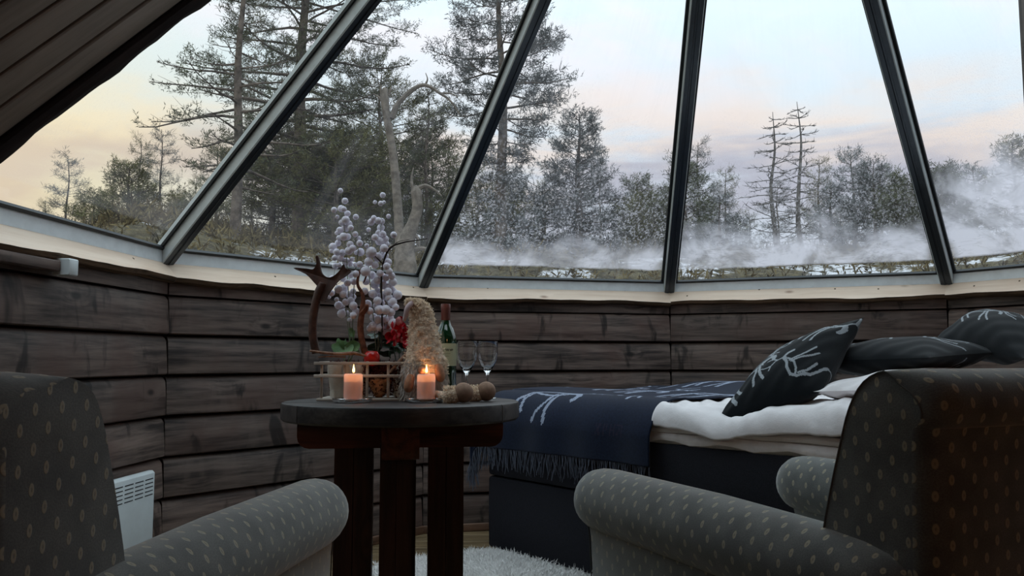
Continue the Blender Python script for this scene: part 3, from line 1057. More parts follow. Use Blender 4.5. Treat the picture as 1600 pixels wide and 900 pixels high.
# px, distance, py of the top, half width, name, label ...
TREES = [
    # big pines at the left
    ('pine', 'tall open pine with long bare reaching limbs, first big tree beside the sloping ceiling', 362, 10.5, -190, dict(width=1.45, crown=.16, nb=56, tr=.075, dens=.75, shape='ragged', mt=0, dead_below=.55, up=.12)),
    ('pine', 'broad dense pine behind the post between the first two windows', 462, 12.5, -260, dict(width=1.9, crown=.08, nb=105, tr=.12, dens=1.0, shape='round', mt=0, up=.10, dead_below=.06)),
    ('pine', 'bushy olive pine behind the bare snag', 590, 14.5, 118, dict(width=1.35, crown=.04, nb=60, tr=.08, dens=1.0, shape='round', mt=1)),
    ('pine', 'low bushy pine filling the gap under the broad pine', 520, 12.0, 232, dict(width=1.15, crown=.03, nb=46, tr=.06, dens=1.0, shape='round', mt=1)),
    ('pine', 'low dark pine at the foot of the tall open pine', 420, 13.5, 215, dict(width=1.0, crown=.03, nb=46, tr=.06, dens=.9, shape='round', mt=1)),
    ('pine', 'slender young pine under the arched dead limb', 664, 13.0, 140, dict(width=.66, crown=.06, nb=46, tr=.04, dens=.7, shape='cone', mt=0)),
    ('pine', 'bushy green pine behind the crooked pale trunk', 672, 15.0, 235, dict(width=1.15, crown=.03, nb=50, tr=.06, dens=1.0, shape='round', mt=1)),
    ('pine', 'thick olive pine low behind the antler', 470, 14.0, 250, dict(width=1.3, crown=.02, nb=56, tr=.06, dens=1.0, shape='round', mt=1)),
    ('pine', 'thick olive pine low between the snag and the white berries', 560, 13.5, 262, dict(width=1.2, crown=.02, nb=56, tr=.06, dens=1.0, shape='round', mt=1)),
    ('pine', 'grey-green pine low at the left foot of the first post', 300, 15.0, 325, dict(width=.7, crown=.03, nb=40, tr=.05, dens=.8, shape='round', mt=1)),
    # middle
    ('pine', 'tall pine with drooping layered limbs crossing the third post', 783, 11.0, -150, dict(width=1.25, crown=.06, nb=84, tr=.085, dens=1.25, shape='ragged', mt=2, up=.02)),
    ('pine', 'conical grey-green pine right of the tall layered pine', 906, 13.0, 178, dict(width=.95, crown=.04, nb=66, tr=.07, dens=1.0, shape='cone', mt=2)),
    ('pine', 'low bushy pine at the foot of the tall layered pine', 745, 13.0, 300, dict(width=1.0, crown=.03, nb=38, tr=.05, dens=.9, shape='round', mt=1)),
    ('pine', 'low pine between the layered pine and the conical pine', 850, 14.0, 290, dict(width=.95, crown=.03, nb=40, tr=.05, dens=.9, shape='round', mt=2)),
    ('pine', 'short pine left of the middle post', 1000, 14.0, 282, dict(width=.62, crown=.04, nb=40, tr=.05, dens=.9, shape='cone', mt=0)),
    ('pine', 'shorter pine hugging the left side of the middle post', 1027, 12.5, 318, dict(width=.5, crown=.04, nb=34, tr=.04, dens=1.0, shape='round', mt=1)),
    ('pine', 'dark green pine just right of the middle post', 1074, 11.5, 258, dict(width=.48, crown=.04, nb=44, tr=.05, dens=1.1, shape='ragged', mt=0)),
    ('pine', 'small conical pine beyond the dark green pine', 1129, 17.0, 303, dict(width=.60, crown=.04, nb=34, tr=.05, dens=.8, shape='cone', mt=2)),
    ('pine', 'smallest pine left of the two bare larches', 1155, 18.0, 342, dict(width=.42, crown=.04, nb=26, tr=.04, dens=.8, shape='cone', mt=2)),
    ('pine', 'small pale pine between dark green pine and small conical pine', 1103, 18.0, 338, dict(width=.5, crown=.04, nb=26, tr=.04, dens=.8, shape='cone', mt=2)),
    # right
    ('pine', 'pale conical pine, tallest of the clump right of the bare larches', 1342, 16.0, 240, dict(width=.66, crown=.04, nb=48, tr=.05, dens=.8, shape='cone', mt=3)),
    ('pine', 'second pine of the right clump, beside its tallest', 1376, 15.0, 258, dict(width=.72, crown=.04, nb=50, tr=.05, dens=.9, shape='cone', mt=2)),
    ('pine', 'loose spreading pine at the right end of the clump', 1412, 14.5, 284, dict(width=.62, crown=.04, nb=34, tr=.05, dens=.7, shape='ragged', mt=0)),
    ('pine', 'low pine at the left end of the right clump', 1306, 16.0, 290, dict(width=.55, crown=.04, nb=34, tr=.05, dens=.8, shape='ragged', mt=3)),
    ('pine', 'dark pine behind the post between the last two windows', 1450, 12.0, 285, dict(width=.5, crown=.04, nb=40, tr=.05, dens=1.1, shape='round', mt=0)),
    ('pine', 'dark narrow pine just right of the last post', 1482, 11.5, 266, dict(width=.36, crown=.04, nb=40, tr=.05, dens=1.1, shape='cone', mt=0)),
    ('pine', 'pale frosted pine in the last window', 1536, 17.0, 262, dict(width=.62, crown=.04, nb=44, tr=.05, dens=.8, shape='cone', mt=3)),
    ('pine', 'olive pine at the far right edge', 1600, 13.0, 225, dict(width=.72, crown=.04, nb=50, tr=.05, dens=.9, shape='cone', mt=1)),
    # far left
    ('pine', 'small branching pine low in the first window', 190, 13.0, 262, dict(width=.62, crown=.06, nb=36, tr=.04, dens=.9, shape='cone', mt=1, up=.35)),
    ('pine', 'tiny pine left of the small branching pine', 137, 15.0, 306, dict(width=.5, crown=.04, nb=24, tr=.03, dens=.9, shape='cone', mt=1, up=.35)),
    ('pine', 'tiny pine in the corner of the first window', 224, 13.5, 335, dict(width=.4, crown=.04, nb=20, tr=.03, dens=.6, shape='round', mt=1)),
]
for i, (nm, lab, px, dist, py, kw) in enumerate(TREES):
    pine(nm, lab, atpx(px, dist), dist, ztop(px, py, dist), 100 + i, **kw)


def bare_tree(name, label, base, pts_r, limbs, twigs, seed, mt, cat='tree'):
    """pts_r: trunk [(dx,dy,z,r)] relative to base; limbs: lists of relative points with start radius"""
    rnd = random.Random(seed)
    root = empty(name, base)
    tag(root, label, cat)
    tp = smooth_open([q[:3] for q in pts_r], 5)
    rr_ = lerp_list([q[3] for q in pts_r], len(tp))
    m = M(); m.tube(tp, rr_, 10)
    m.build('trunk', mt, root)
    for L_, r0 in limbs:
        lp = smooth_open(L_, 5)
        m = M(); m.tube(lp, [r0 * (1 - .8 * i / (len(lp) - 1)) + .002 for i in range(len(lp))], 6)
        m.build('branch', mt, root)
    if twigs:
        n_, Lw, t0 = twigs
        for k in range(n_):
            t_ = t0 + (1 - t0) * (k + rnd.random() * .6) / n_
            i = min(len(tp) - 2, int(t_ * (len(tp) - 1)))
            a = k * 2.4 + rnd.uniform(-.4, .4)
            L = Lw * (1.1 - (t_ - t0) / (1 - t0)) ** .6 * rnd.uniform(.5, 1.1)
            pts = curve_pts(tp[i], (math.cos(a), math.sin(a), rnd.uniform(-.15, .25)), L, 5, rnd, .05, .12, .22)
            m = M()
            m.tube(pts, [.009, .0075, .006, .005, .004, .003], 4)
            for j in range(10):
                u = rnd.uniform(.25, 1); fi = u * 5; q_ = min(4, int(fi)); q = pts[q_].lerp(pts[q_ + 1], fi - q_)
                sp = curve_pts(q, (pts[q_ + 1] - pts[q_]).normalized() + Vector((rnd.uniform(-.8, .8), rnd.uniform(-.8, .8), rnd.uniform(-.3, .5))), L * rnd.uniform(.15, .35), 3, rnd, 0, .1, .3)
                m.tube(sp, [.005, .004, .003, .002], 3, caps=False)
            m.build('branch', mt, root)
    return root


def rel(px, py, y, base):
    return tuple(ray(px, py, y) - base)


# two bare larches
for (lab, px0, pxt, pyt, dist, sd) in (('shorter and more crooked of the two bare larches', 1213, 1206, 176, 13.5, 1), ('taller bare larch, right of its crooked neighbour', 1254, 1247, 160, 13.2, 2)):
    b = ray(px0, 430, dist); b.z = ground_z(b.x, b.y) - .1
    t0 = rel(pxt, pyt, dist, b)
    pr_ = []
    for k, (u, r_) in enumerate(((0, .045), (.25, .038), (.5, .028), (.75, .017), (1, .004))):
        pr_.append((t0[0] * u + .04 * math.sin(k * 2.1 + sd), 0.05 * math.sin(k), t0[2] * u, r_))
    bare_tree('larch', lab, b, pr_, [], (62, .60, .18), 50 + sd, plain('grey_larch_bark', rgb(120, 116, 114), .9, .1, noise=.25, scale=12))

# the broken snag with its arched limb
dist = 9.5
b = ray(628, 430, dist); b.z = ground_z(b.x, b.y) - .1
def rl(px, py, dy=0.0):
    q = ray(px, py, dist + dy) - b
    return (q.x, q.y, q.z)
tr_ = [rl(628, 440) + (.065,), rl(622, 330) + (.054,), rl(614, 240) + (.048,), rl(604, 180) + (.044,), rl(601, 152) + (.052,), rl(602, 138) + (.03,)]
bare_tree('dead_snag', 'broken grey snag with a splintered top and one long arched limb', b, tr_,
          [([rl(612, 185), rl(620, 165), rl(642, 142), rl(664, 133), rl(688, 146), rl(704, 158), rl(718, 178)], .034),
           ([rl(601, 162), rl(592, 152), rl(583, 146)], .022),
           ([rl(664, 134), rl(668, 124), rl(665, 114)], .012),
           ([rl(597, 150), rl(595, 138), rl(596, 132)], .02), ([rl(608, 150), rl(610, 140), rl(612, 136)], .018),
           ([rl(690, 146), rl(704, 146), rl(716, 152)], .012)], None, 61, M_trunk2)
dist = 8.6
b = ray(632, 440, dist); b.z = ground_z(b.x, b.y) - .1
tr_ = [rl(634, 470) + (.14,), rl(634, 425) + (.13,), rl(633, 385) + (.10,), rl(645, 350) + (.062,), rl(652, 325) + (.055,), rl(650, 300) + (.06,), rl(647, 291) + (.03,)]
bare_tree('dead_stump', 'pale crooked dead trunk with spreading roots behind the flowers', b, tr_,
          [([rl(650, 296), rl(664, 290), rl(678, 296), rl(690, 306)], .028),
           ([rl(646, 300), rl(643, 280), rl(646, 262)], .02),
           ([rl(636, 395), rl(660, 388), rl(690, 402), rl(700, 425)], .03),
           ([rl(630, 395), rl(612, 385), rl(604, 400)], .03),
           ([rl(640, 365), rl(652, 372), rl(656, 392)], .03)], None, 62, M_trunk2)

# distant pines on the rise
protos = []
for k in range(3):
    r_ = pine('distant_pine', 'small distant pine in the tree line beyond the heath', 0, 30, ground_z(0, 30) + 3.2, 300 + k, width=.95, crown=.05, nb=26, tr=.05, dens=.55, shape='cone', mt=(0, 2, 1)[k], group='distant pines along the tree line', nl=.15)
    protos.append(r_)
used = set()
rnd = random.Random(9)
for i in range(34):
    px = 60 + i * 47 + rnd.uniform(-14, 14)
    d_ = rnd.uniform(24, 33)
    k = i % 3
    if k not in used:
        r_ = protos[k]; used.add(k)
    else:
        src = protos[k]
        r_ = src.copy(); COL.objects.link(r_)
        for ch in src.children:
            c = ch.copy(); COL.objects.link(c); c.parent = r_
    x = atpx(px, d_)
    r_.location = (x, d_, ground_z(x, d_) - .15)
    s_ = rnd.uniform(.7, 1.25)
    r_.scale = (s_, s_, s_)
    r_.rotation_euler = (0, 0, rnd.uniform(0, 6.28))

# heather and low scrub along the rise
g = np.random.default_rng(4)
Cs, Ds, Ls = [], [], []
for k in range(5200):
    a = R(g.uniform(-38, 36)); d_ = g.uniform(6.5, 15)
    x, y = d_ * math.sin(a), d_ * math.cos(a)
    if math.hypot(x - CX, y - CY) < 3.6: continue
    Cs.append((x, y, ground_z(x, y) + .04)); Ds.append((g.normal() * .3, g.normal() * .3, 1)); Ls.append(g.uniform(.05, .17))
hs = tufts_mesh('heather', Cs, Ds, Ls, 5, plain('heather_stalks', rgb(104, 92, 62), 0.9, 0.1, noise=.4, scale=2), None, 8, .02, .8)
tag(hs, 'low brown heather and grass covering the rise outside the windows', 'heather', None, 'stuff')
#@@PART3
# ------------------------------------------------------------------ armchairs
BACKP = [(-.205, .15), (-.205, .38), (-.232, .52), (-.262, .65), (-.292, .750), (-.312, .805), (-.338, .840), (-.375, .856), (-.415, .857),
         (-.445, .846), (-.459, .824), (-.460, .803), (-.453, .788), (-.446, .776), (-.442, .70), (-.434, .45), (-.42, .15)]


def armchair(name, label, loc, rz, hw_=0.275, rear=0.0, piped=True):
    r_ = empty(name, loc, rz)
    tag(r_, label, 'armchair', None)
    # backrest: scroll profile swept across the chair
    prof = []
    for i in range(len(BACKP)):
        y_, z_ = BACKP[i]
        prof.append((y_ - rear * min(1, max(0, (-y_ - .34) / .08)), z_))
    P = smooth_open([(0, y, z) for y, z in prof], 3)
    cy = sum(p.y for p in P) / len(P); cz = sum(p.z for p in P) / len(P)
    secs = []
    W_ = hw_ + .014
    RC = .034
    for x, s_ in [(-W_ + RC * (1 - math.cos(R(a))), RC * (1 - math.sin(R(a)))) for a in (0, 20, 40, 60, 90)] + [(-.1, 0), (.1, 0)] + [(W_ - RC * (1 - math.cos(R(a))), RC * (1 - math.sin(R(a)))) for a in (90, 60, 40, 20, 0)]:
        q = []
        for p in P:
            wr_ = min(1, max(0, (-p.y - .37) / .06))
            q.append((x, p.y + s_ * wr_, p.z - s_ * .5 * wr_ * min(1, max(0, (p.z - .78) / .06))))
        secs.append(q)
    m = M()
    m.loft(secs, True, True, 0, capuv=lambda v: (v.y, v.z))
    b = m.build('backrest', M_fabric, r_, True, 35)
    for sx in ((-1, 1) if piped else ()):
        m = M()
        pts = (secs[0] if sx < 0 else secs[-1])[2:34]
        m.tube(pts, .0013, 6)
        m.build('piping', M_piping, b)
    # arms: roll over a narrow upright panel
    rr_ = .067
    for sx in (-1, 1):
        m = M()
        cx_ = sx * hw_
        ys = [(-.405, .30), (-.395, .55), (-.37, .76), (-.33, .88), (-.27, .95), (-.2, .98), (0, 1.0), (.2, 1.0), (.34, 1.0), (.375, .97), (.398, .90), (.414, .76), (.424, .52), (.427, .2)]
        secs = []
        zc = .575
        for y, s_ in ys:
            loop = []
            for k in range(28):
                a = 2 * pi * k / 28
                rx = rr_ * s_
                loop.append((cx_ + rx * math.cos(a), y, zc + rr_ * s_ * math.sin(a) * 1.0 - (0.004 if y < 0 else 0)))
            secs.append(loop)
        m.loft(secs, True, True)
        m.build('armrest', M_fabric, r_, True, 60)
        m = M()
        w0 = .036
        def plp(y, z, f):
            return [(cx_ - w0 * f, y, z), (cx_ + w0 * f, y, z)]
        zs = [.13, .18, .30, .42, .50, .545]
        yf = [.392, .392, .384, .374, .380, .392]
        secs = []
        for z, y1 in zip(zs, yf):
            secs.append([(cx_ - w0, -.38, z), (cx_ - w0, 0, z), (cx_ - w0, y1 - .012, z), (cx_ - w0 + .012, y1, z), (cx_ + w0 - .012, y1, z), (cx_ + w0, y1 - .012, z), (cx_ + w0, 0, z), (cx_ + w0, -.38, z)])
        b0 = len(m.v)
        for q in secs: m.v += q
        n = 8
        for i in range(len(secs) - 1):
            for k in range(n - 1):
                idx = (b0 + i * n + k, b0 + i * n + k + 1, b0 + (i + 1) * n + k + 1, b0 + (i + 1) * n + k)
                m.f.append(idx)
                def uvf(j):
                    v = m.v[j]
                    return (v[1] + (v[0] - cx_) * .7, v[2])
                m.uv.append([uvf(j) for j in idx]); m.mi.append(0)
        m.f.append(tuple(b0 + k for k in range(n))[::-1]); m.uv.append(None); m.mi.append(0)
        sp = m.build('side_panel', M_fabric, r_, True, 50)
        m = M()
        m.tube([(cx_ + sx * w0, y1 - .006, z) for z, y1 in zip(zs, yf)], .0013, 6)
        m.build('piping', M_piping, sp)
    m = rbox((-hw_ + .036, -.22, .16), (hw_ - .036, .36, .33), .012)
    m.build('seat_base', M_fabric, r_)
    m = M()
    secs = []
    for k in range(13):
        u = -1 + 2 * k / 12
        x = u * (hw_ - .04)
        e = 1 - abs(u) ** 6 * .5
        secs.append([(x, -.20, .335), (x, .36, .335), (x, .40, .36), (x, .405, .36 + .045 * e), (x, .375, .37 + .08 * e), (x, .10, .375 + .095 * e), (x, -.20, .37 + .085 * e)])
    m.loft(secs)
    m.build('seat_cushion', M_fabric, r_, True, 60)
    for sx in (-1, 1):
        for y in (-.36, .34):
            m = M()
            m.loft([[(sx * hw_ + a * s_, y + b_ * s_, z) for a, b_ in ((-1, -1), (1, -1), (1, 1), (-1, 1))] for z, s_ in ((0, .016), (.14, .024))])
            m.build('leg', M_cleg, r_, False)
    return r_


armchair('armchair', 'dotted grey armchair at left, its rounded arm pointing to the table', (-.707, 1.299, 0), R(-8.2), rear=.045, piped=False)
armchair('armchair', 'dotted grey armchair beside the bed with its scrolled back to the viewer', (.599, 1.549, 0), R(24.2))

# ------------------------------------------------------------------ table
TX, TY, TZ = -.331, 2.51, .745
tb = empty('round_table', (TX, TY, 0), R(7))
tag(tb, 'round dark wooden table with a plank top on red-brown crossed beams', 'table')
RT, TH = .352, .052
NP_ = 5
for k in range(NP_):
    y0 = -RT + 2 * RT * k / NP_; y1 = y0 + 2 * RT / NP_ - .003
    out = []
    nseg = 14
    ys = [y0 + (y1 - y0) * i / nseg for i in range(nseg + 1)]
    ys = [max(-RT * .9995, min(RT * .9995, y)) for y in ys]
    right = [(math.sqrt(RT * RT - y * y), y) for y in ys]
    left = [(-x, y) for x, y in right[::-1]]
    ol = right + left
    cxm = sum(p[0] for p in ol) / len(ol); cym = sum(p[1] for p in ol) / len(ol)
    def ins(q, d):
        v = Vector((q[0], q[1], 0)); s_ = v.normalized() * d if v.length > 0 else v
        return (v.x - s_.x, v.y - s_.y)
    m = M()
    m.loft([[ins(q, .006) + (TZ - TH,) for q in ol], [q + (TZ - TH + .006,) for q in ol], [q + (TZ - .007,) for q in ol], [ins(q, .0025) + (TZ - .002,) for q in ol], [ins(q, .008) + (TZ - .0004 * (k % 2),) for q in ol]])
    m.build('plank', M_table, tb, True, 30)
zb1 = TZ - TH
def beam(x0, x1, y0, y1, z0, z1, ends='x'):
    m = M()
    pts = []
    r0 = .035
    prof = [(x0 + r0, z0), (x1 - r0, z0)] + [(x1 - r0 + r0 * math.sin(a), z0 + r0 - r0 * math.cos(a)) for a in (.4, .8, 1.2, 1.57)] + [(x1, z1), (x0, z1)] + [(x0 + r0 - r0 * math.sin(a), z0 + r0 - r0 * math.cos(a)) for a in (1.57, 1.2, .8, .4)]
    m.loft([[(x, y, z) for x, z in prof] for y in (y0, y0 + .003, y1 - .003, y1)])
    return m
beam(-.300, .300, -.052, .052, zb1 - .082, zb1 - .0005).build('crossbeam', M_beam, tb, True, 40)
m = beam(-.300, .300, -.050, .050, zb1 - .092, zb1 - .0005)
o = m.build('crossbeam', M_beam, tb, True, 40, None, (0, 0, R(90)))
for (x, y, w_) in ((-.138, 0, .055), (.132, 0, .052), (-.012, -.135, .045), (.0, .14, .045)):
    a = R(6)
    m = M()
    for q0, q1 in ((-1, -.02), (.02, 1)):
        m.add([(x + q0 * w_, y - w_ * .8, 0), (x + q1 * w_, y - w_ * .8, 0), (x + q1 * w_, y + w_ * .8, 0), (x + q0 * w_, y + w_ * .8, 0),
               (x + q0 * w_, y - w_ * .8, zb1 - .06), (x + q1 * w_, y - w_ * .8, zb1 - .06), (x + q1 * w_, y + w_ * .8, zb1 - .06), (x + q0 * w_, y + w_ * .8, zb1 - .06)],
              [(0, 3, 2, 1), (4, 5, 6, 7), (0, 1, 5, 4), (1, 2, 6, 5), (2, 3, 7, 6), (3, 0, 4, 7)])
    m.build('leg', M_leg, tb, False)

# ------------------------------------------------------------------ candles
wax, tw, pw = mat('candle_wax')
pw.inputs['Base Color'].default_value = rgb(240, 216, 208)
pw.inputs['Roughness'].default_value = 0.5
wtl = tw.n('ShaderNodeBsdfTranslucent')
wtl.inputs[0].default_value = (1.0, .74, .56, 1)
wmx = tw.n('ShaderNodeMixShader')
wmx.inputs[0].default_value = 0.34
wax.node_tree.links.new(pw.outputs[0], wmx.inputs[1])
wax.node_tree.links.new(wtl.outputs[0], wmx.inputs[2])
wax.node_tree.links.new(wmx.outputs[0], wax.node_tree.nodes['Material Output'].inputs[0])
flm = bpy.data.materials.new('flame'); flm.use_nodes = True
nt = flm.node_tree; nt.nodes.clear(); tf = NT(nt)
geo = tf.n('ShaderNodeTexCoord').outputs['Object']
fz = tf.sep(geo)[2]
em = tf.n('ShaderNodeEmission')
tf.put(em, 0, tf.mix(tf.mapr(fz, .006, .0), (1.0, .60, .22, 1), (1.0, .34, .08, 1)))
tf.put(em, 1, tf.mapr(fz, 0.0, .008, 1.6, 5.5))
fo = tf.n('ShaderNodeOutputMaterial'); nt.links.new(em.outputs[0], fo.inputs[0])
M_wick = plain('wick', rgb(30, 24, 20), 0.9)


def candle(px, y, h, r0, label, pxd, dlabel):
    x = ray(px, 600, y).x
    zt = TZ + .0095
    c = empty('pillar_candle', (x, y, zt))
    tag(c, label, 'candle', 'lit candles on the table')
    m = M()
    m.lathe([(.001, 0), (r0 - .001, 0), (r0, .002), (r0, h - .006), (r0 - .0012, h - .002), (r0 - .0035, h), (r0 - .006, h - .001)], 40, caps=False)
    m.lathe([(r0 - .0006, h - .022), (.002, h - .022)], 40, caps=False)
    m.build('wax', wax, c, True, 50)
    m = M(); m.tube([(0, 0, h - .022), (.0005, 0, h - .004), (.0015, 0, h + .003)], .0008, 6)
    m.build('wick', M_wick, c)
    m = M(); m.lathe([(.0005, 0), (.0028, .003), (.0038, .007), (.0034, .012), (.002, .018), (.0008, .024), (.0002, .027)], 16)
    m.build('flame', flm, c, True, 80, (.0005, 0, h + .001))
    ld = bpy.data.lights.new('flame_light', 'POINT'); ld.energy = .30; ld.color = (1.0, .42, .15); ld.shadow_soft_size = .004
    lo_ = bpy.data.objects.new('flame_light', ld); COL.objects.link(lo_); lo_.parent = c; lo_.location = (0, 0, h + .006)
    m = M()
    xd = ray(pxd, 600, y).x
    m.lathe([(.001, .0005), (.045, .0005), (.052, .003), (.056, .012), (.0575, .0135), (.0585, .012), (.0545, .002), (.046, -.0005 + .0007), (.001, .00045)][::-1] and
            [(.001, .009), (.040, .009), (.0445, .010), (.052, .013), (.0565, .0135), (.0575, .0115), (.055, .005), (.050, .001), (.040, .0004), (.001, .0004)], 48, caps=False)
    d = m.build('candle_dish', M_dish, None, True, 60, (xd, y, TZ))
    tag(d, dlabel, 'dish', 'glass candle dishes')


candle(552, 2.40, .0735, .0268, 'lit pillar candle in front of the slatted basket', 551, 'round glass dish under the candle before the basket')
candle(666, 2.42, .0725, .0265, 'lit pillar candle in front of the fleecy gnome', 664, 'round glass dish under the candle before the gnome')

# ------------------------------------------------------------------ wine bottle and glasses
M_bottle, tb_, pb_ = mat('green_bottle_glass')
pb_.inputs['Base Color'].default_value = rgb(16, 52, 30); pb_.inputs['Roughness'].default_value = .06; pb_.inputs['Specular IOR Level'].default_value = .9
pb_.inputs['Coat Weight'].default_value = .6
M_caps = plain('brown_capsule', rgb(120, 66, 58), .35, .6, noise=.08)
M_label = plain('cream_label', rgb(206, 204, 168), .6, noise=.04)
M_ink = plain('label_ink', rgb(52, 50, 44), .6)
bx = ray(695.6, 600, 2.62).x
bt = empty('wine_bottle', (bx, 2.62, TZ)); tag(bt, 'green wine bottle with a brown capsule and cream label', 'bottle')
Rb = .0345
m = M(); m.lathe([(.001, .006), (Rb - .006, .0), (Rb - .001, .004), (Rb, .010), (Rb, .186), (Rb - .001, .196), (Rb - .005, .208), (.0245, .222), (.0178, .232), (.0148, .244), (.0138, .26), (.0138, .288), (.001, .288)], 40)
m.build('body', M_bottle, bt, True, 50)
m = M(); m.lathe([(.0142, .246), (.0146, .2465), (.0146, .279), (.0151, .281), (.0151, .297), (.0142, .299), (.001, .299)], 32, caps=False)
m.build('capsule', M_caps, bt, True, 40)
m = M()
secs = []
for k in range(29):
    a = R(-90 - 88 + 176 * k / 28 + 8)
    ca, sa = math.cos(a), math.sin(a)
    secs.append([((Rb + .0006) * ca, (Rb + .0006) * sa, .104), ((Rb + .0006) * ca, (Rb + .0006) * sa, .174), ((Rb + .0001) * ca, (Rb + .0001) * sa, .174), ((Rb + .0001) * ca, (Rb + .0001) * sa, .104)])
m.loft(secs)
lb = m.build('label', M_label, bt, True, 40)
m = M()
rnd = random.Random(3)
def onlab(u, z):   # u metres round from the front
    a = R(-82) + u / Rb
    return ((Rb + .0012) * math.cos(a), (Rb + .0012) * math.sin(a), z)
for seg in (-.018, -.002, .011):
    pts = [onlab(seg + .0014 * k, .154 + .0034 * math.sin(k * 1.9 + seg * 90) * (1 if k else .2)) for k in range(9)]
    m.tube(smooth_open(pts, 3), .0007, 4)
for z, w_ in ((.142, .014), (.134, .010), (.118, .013)):
    m.tube([onlab(-w_ + 2 * w_ * k / 8 - .001, z) for k in range(9)], .0003, 4)
m.build('label_print', M_ink, lb)

for (px, y, lab) in ((729, 2.60, 'empty wine glass standing beside the wine bottle'), (761.5, 2.66, 'empty wine glass farther from the bottle, behind the gnome feet')):
    x = ray(px, 600, y).x
    m = M()
    s_ = 1.0
    prof = [(.001, .0005), (.030, .0005), (.032, .002), (.030, .003), (.010, .006), (.0045, .011), (.0036, .03), (.0036, .070), (.0055, .080), (.012, .089), (.022, .104), (.030, .124), (.0335, .145), (.0338, .160), (.0330, .180), (.0325, .1815), (.0320, .180), (.0326, .160), (.0323, .145), (.0288, .125), (.0208, .105), (.010, .0925), (.001, .090)]
    m.lathe(prof, 48, caps=False)
    g_ = m.build('wine_glass', M_wine, None, True, 60, (x, y, TZ))
    tag(g_, lab, 'wine glass', 'wine glasses on the table')

# ------------------------------------------------------------------ gnome
M_fleece = plain('beige_fleece', rgb(236, 212, 188), .95, .1, noise=.12, scale=90, bump=1.0, bscale=110)
M_fibre = plain('fleece_loops', rgb(248, 230, 210), .95, .1, noise=.1, scale=90)
M_beard = plain('white_beard_hair', rgb(206, 196, 188), .9, .1, noise=.15, scale=40)
M_foot = plain('brown_felt_ball', rgb(150, 122, 104), .75, .15, noise=.12, scale=60)
M_arm = plain('tan_suede', rgb(160, 116, 90), .85, .15, noise=.15, scale=60)
gy = 2.50
gx = ray(664, 600, gy).x
gn = empty('gnome', (gx, gy, TZ)); tag(gn, 'seated toy gnome in a tall curly beige fleece hat with white beard', 'toy gnome')
def gz(py): return ray(664, py, gy).z - TZ
def gxx(px): return ray(px, 560, gy).x - gx
def body_of(prof, name, mt, parent, n=28, noise_=.002, seed=1, sq=.85):
    g = random.Random(seed)
    secs = []
    for (cx_, z, r_) in prof:
        secs.append([(cx_ + (r_ + g.uniform(-noise_, noise_)) * math.cos(2 * pi * k / n), (r_ + g.uniform(-noise_, noise_)) * sq * math.sin(2 * pi * k / n), z + g.uniform(-noise_, noise_) * .5) for k in range(n)])
    m = M(); m.loft(secs)
    return m.build(name, mt, parent, True, 0), secs
def dense(prof, per=4):
    P = smooth_open([(a, b_, c) for a, b_, c in prof], per)
    return [(p.x, p.y, max(.002, p.z)) for p in P]
prof = [(gxx(662), .0, .050), (gxx(662), .012, .062), (gxx(662), .045, .064), (gxx(663), .085, .058), (gxx(664), .12, .050)]
body_of(dense(prof), 'body', M_fleece, gn, 28, .002, 2)
hat = [(gxx(664), gz(590), .050), (gxx(665), gz(582), .063), (gxx(665), gz(572), .063), (gxx(664), gz(558), .057), (gxx(663), gz(540), .050), (gxx(661), gz(520), .043), (gxx(659), gz(502), .037), (gxx(657), gz(488), .033), (gxx(652), gz(478), .031), (gxx(648), gz(472), .027), (gxx(645), gz(469), .018), (gxx(643), gz(468), .006)]
ho, secs = body_of(dense(hat, 5), 'hat', M_fleece, gn, 34, .0045, 3)
Cs, Ds, Ls = [], [], []
g = random.Random(8)
for i in range(2300):
    q = secs[g.randrange(len(secs) - 1)]; p = Vector(q[g.randrange(len(q))])
    cxm = sum(v[0] for v in q) / len(q)
    nrm_ = Vector((p.x - cxm, p.y, .01)).normalized()
    Cs.append(p + nrm_ * .001); Ds.append(nrm_); Ls.append(g.uniform(.003, .006))
f_ = tufts_mesh('hat_fleece', Cs, Ds, Ls, 3, M_fibre, ho, 6, .0022, .8)
# hat tip hanging to the left
m = M(); m.tube(smooth_open([(gxx(645), -.02, gz(474)), (gxx(638), -.03, gz(482)), (gxx(635), -.03, gz(494)), (gxx(632), -.03, gz(503))], 4), [.009, .009, .009, .009, .008, .008, .008, .007, .007, .006, .006, .005, .003], 12)
m.build('hat_tip', plain('hat_lining', rgb(190, 168, 170), .8), gn)
# beard strands
Cs, Ds, Ls = [], [], []
for i in range(1100):
    a = g.uniform(-170, 10); rr0 = .058
    z = g.uniform(.03, .105)
    p = Vector((gxx(663) + (rr0 + .004) * math.cos(R(a)), (rr0 + .004) * .85 * math.sin(R(a)), z))
    Cs.append(p); Ds.append(Vector((math.cos(R(a)) * .25, math.sin(R(a)) * .25, -1)).normalized()); Ls.append(g.uniform(.016, .03))
tufts_mesh('beard', Cs, Ds, Ls, 5, M_beard, gn, 5, .0022, .25)
m = M()
m.lathe([(.001, -.013), (.008, -.010), (.0125, -.004), (.0125, .004), (.008, .010), (.001, .013)], 16)
m.build('nose', M_arm, gn, True, 0, (gxx(663), -.062, .092))
for px, py, dy in ((643, 600, -.052), (690, 584, -.045)):
    m = M(); m.tube(smooth_open([(gxx(px) + (-.006 if px > 660 else .006), dy, gz(py - 14)), (gxx(px), dy - .010, gz(py)), (gxx(px) + (.004 if px > 660 else -.002), dy - .012, gz(py + 12))], 4), [.010, .012, .013, .014, .014, .014, .013, .011, .005], 12)
    m.build('arm', M_arm, gn)
